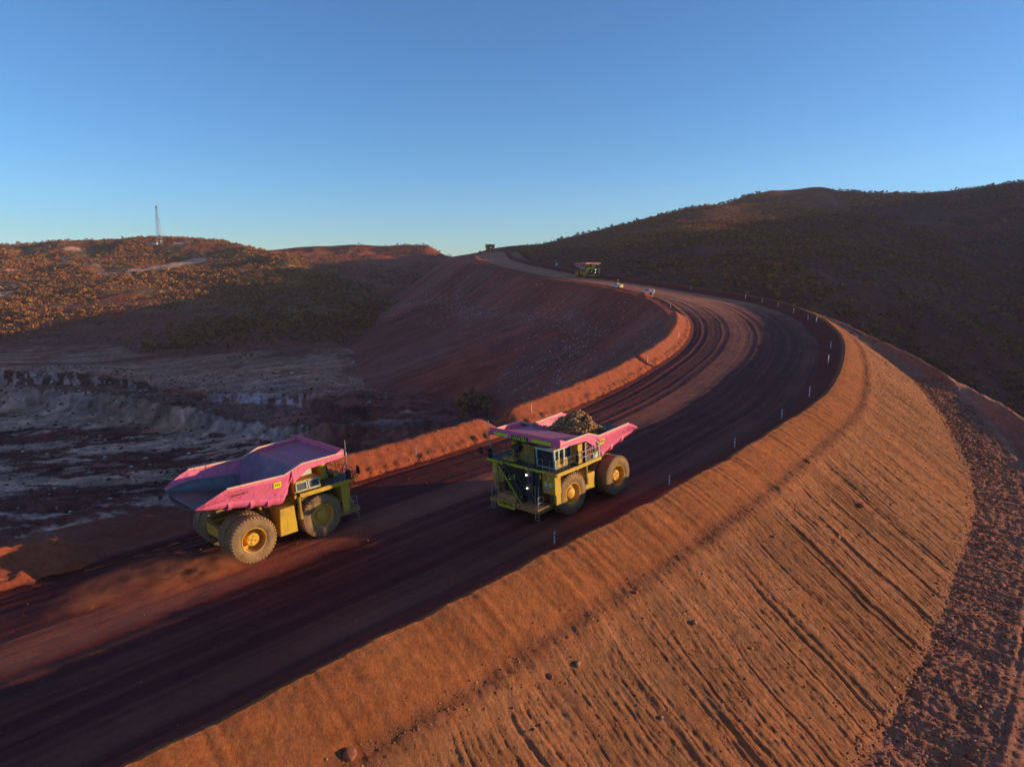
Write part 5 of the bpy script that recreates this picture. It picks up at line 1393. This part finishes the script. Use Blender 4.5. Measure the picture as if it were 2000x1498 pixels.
# dust thrown up behind the left truck ---------------------------------------
def dust():
    t = MB(); o = t.box(-7.5, 3, -4.5, 4.5, -.1, 3.0).build('dust', None, None) if False else None
    me = bpy.data.meshes.new('dust'); b = MB(); b.box(-13.5, 2.0, -6.5, 6.5, 0.05, 4.5); me.from_pydata(b.v, [], b.f); me.update()
    o = link(bpy.data.objects.new('dust', me)); me.materials.append(M['dust'])
    f = Vector((math.cos(R(44.6)), math.sin(R(44.6)), 0)); o.location = Vector(tl.location) - f * 5.6 + Vector((0, 0, -.35)); o.rotation_euler = (0, R(-2.8), R(44.6))
    tag(o, 'orange dust trailing on the ground behind the empty truck', kind='stuff')
def dustmat():
    k = NT('dust_cloud'); nt = k.t; out = nt.nodes['Material Output']; nt.nodes.remove(k.b)
    pv = nt.nodes.new('ShaderNodeVolumePrincipled'); pv.inputs['Color'].default_value = (1.0, .28, .13, 1); pv.inputs['Anisotropy'].default_value = .0
    nt.links.new(pv.outputs[0], out.inputs['Volume'])
    sep = k.new('ShaderNodeSeparateXYZ'); k.L(k.coord(), sep.inputs[0]); X, Y, Z = sep.outputs
    def blob(cx, cy, cz, rx, ry, rz):
        a = k.math('POWER', k.math('DIVIDE', k.math('SUBTRACT', X, cx), rx), 2.0); b = k.math('POWER', k.math('DIVIDE', k.math('SUBTRACT', Y, cy), ry), 2.0); c = k.math('POWER', k.math('DIVIDE', k.math('SUBTRACT', Z, cz), rz), 2.0)
        return k.math('MAXIMUM', k.math('SUBTRACT', 1.0, k.math('ADD', a, k.math('ADD', b, c))), 0.0)
    m = nt.nodes.new('ShaderNodeMapping'); m.inputs['Scale'].default_value = (.5, .9, 1.0); k.L(k.coord(), m.inputs[0])
    n = k.noise(1.0, 6, .62, src=m.outputs[0], dist=.5)
    nn = k.math('MAXIMUM', k.math('MULTIPLY', k.math('SUBTRACT', n, .44), 4.0), 0.0)
    d = k.math('ADD', k.math('MULTIPLY', blob(-1.5, -3.4, .3, 4.2, 1.7, 1.7), 3.2), k.math('MULTIPLY', blob(-6.0, -1.8, .2, 6.8, 4.0, 2.0), .6))
    k.L(k.math('MULTIPLY', d, nn), pv.inputs['Density'])
    return k.m
M['dust'] = dustmat(); dust()
def haze():
    k = NT('haze_air'); nt = k.t; nt.nodes.remove(k.b); pv = nt.nodes.new('ShaderNodeVolumePrincipled')
    pv.inputs['Color'].default_value = (.96, .80, .82, 1); pv.inputs['Density'].default_value = HAZE; pv.inputs['Anisotropy'].default_value = .2
    nt.links.new(pv.outputs[0], nt.nodes['Material Output'].inputs['Volume'])
    b = MB(); b.box(-2600, 2600, -900, 2600, -75, 190); me = bpy.data.meshes.new('haze'); me.from_pydata(b.v, [], b.f); me.materials.append(k.m)
    o = link(bpy.data.objects.new('haze', me)); tag(o, 'thin dusty evening air between the camera and the hills', kind='stuff')
HAZE = .00009
if HAZE: haze()
print('objects', len(bpy.data.objects))
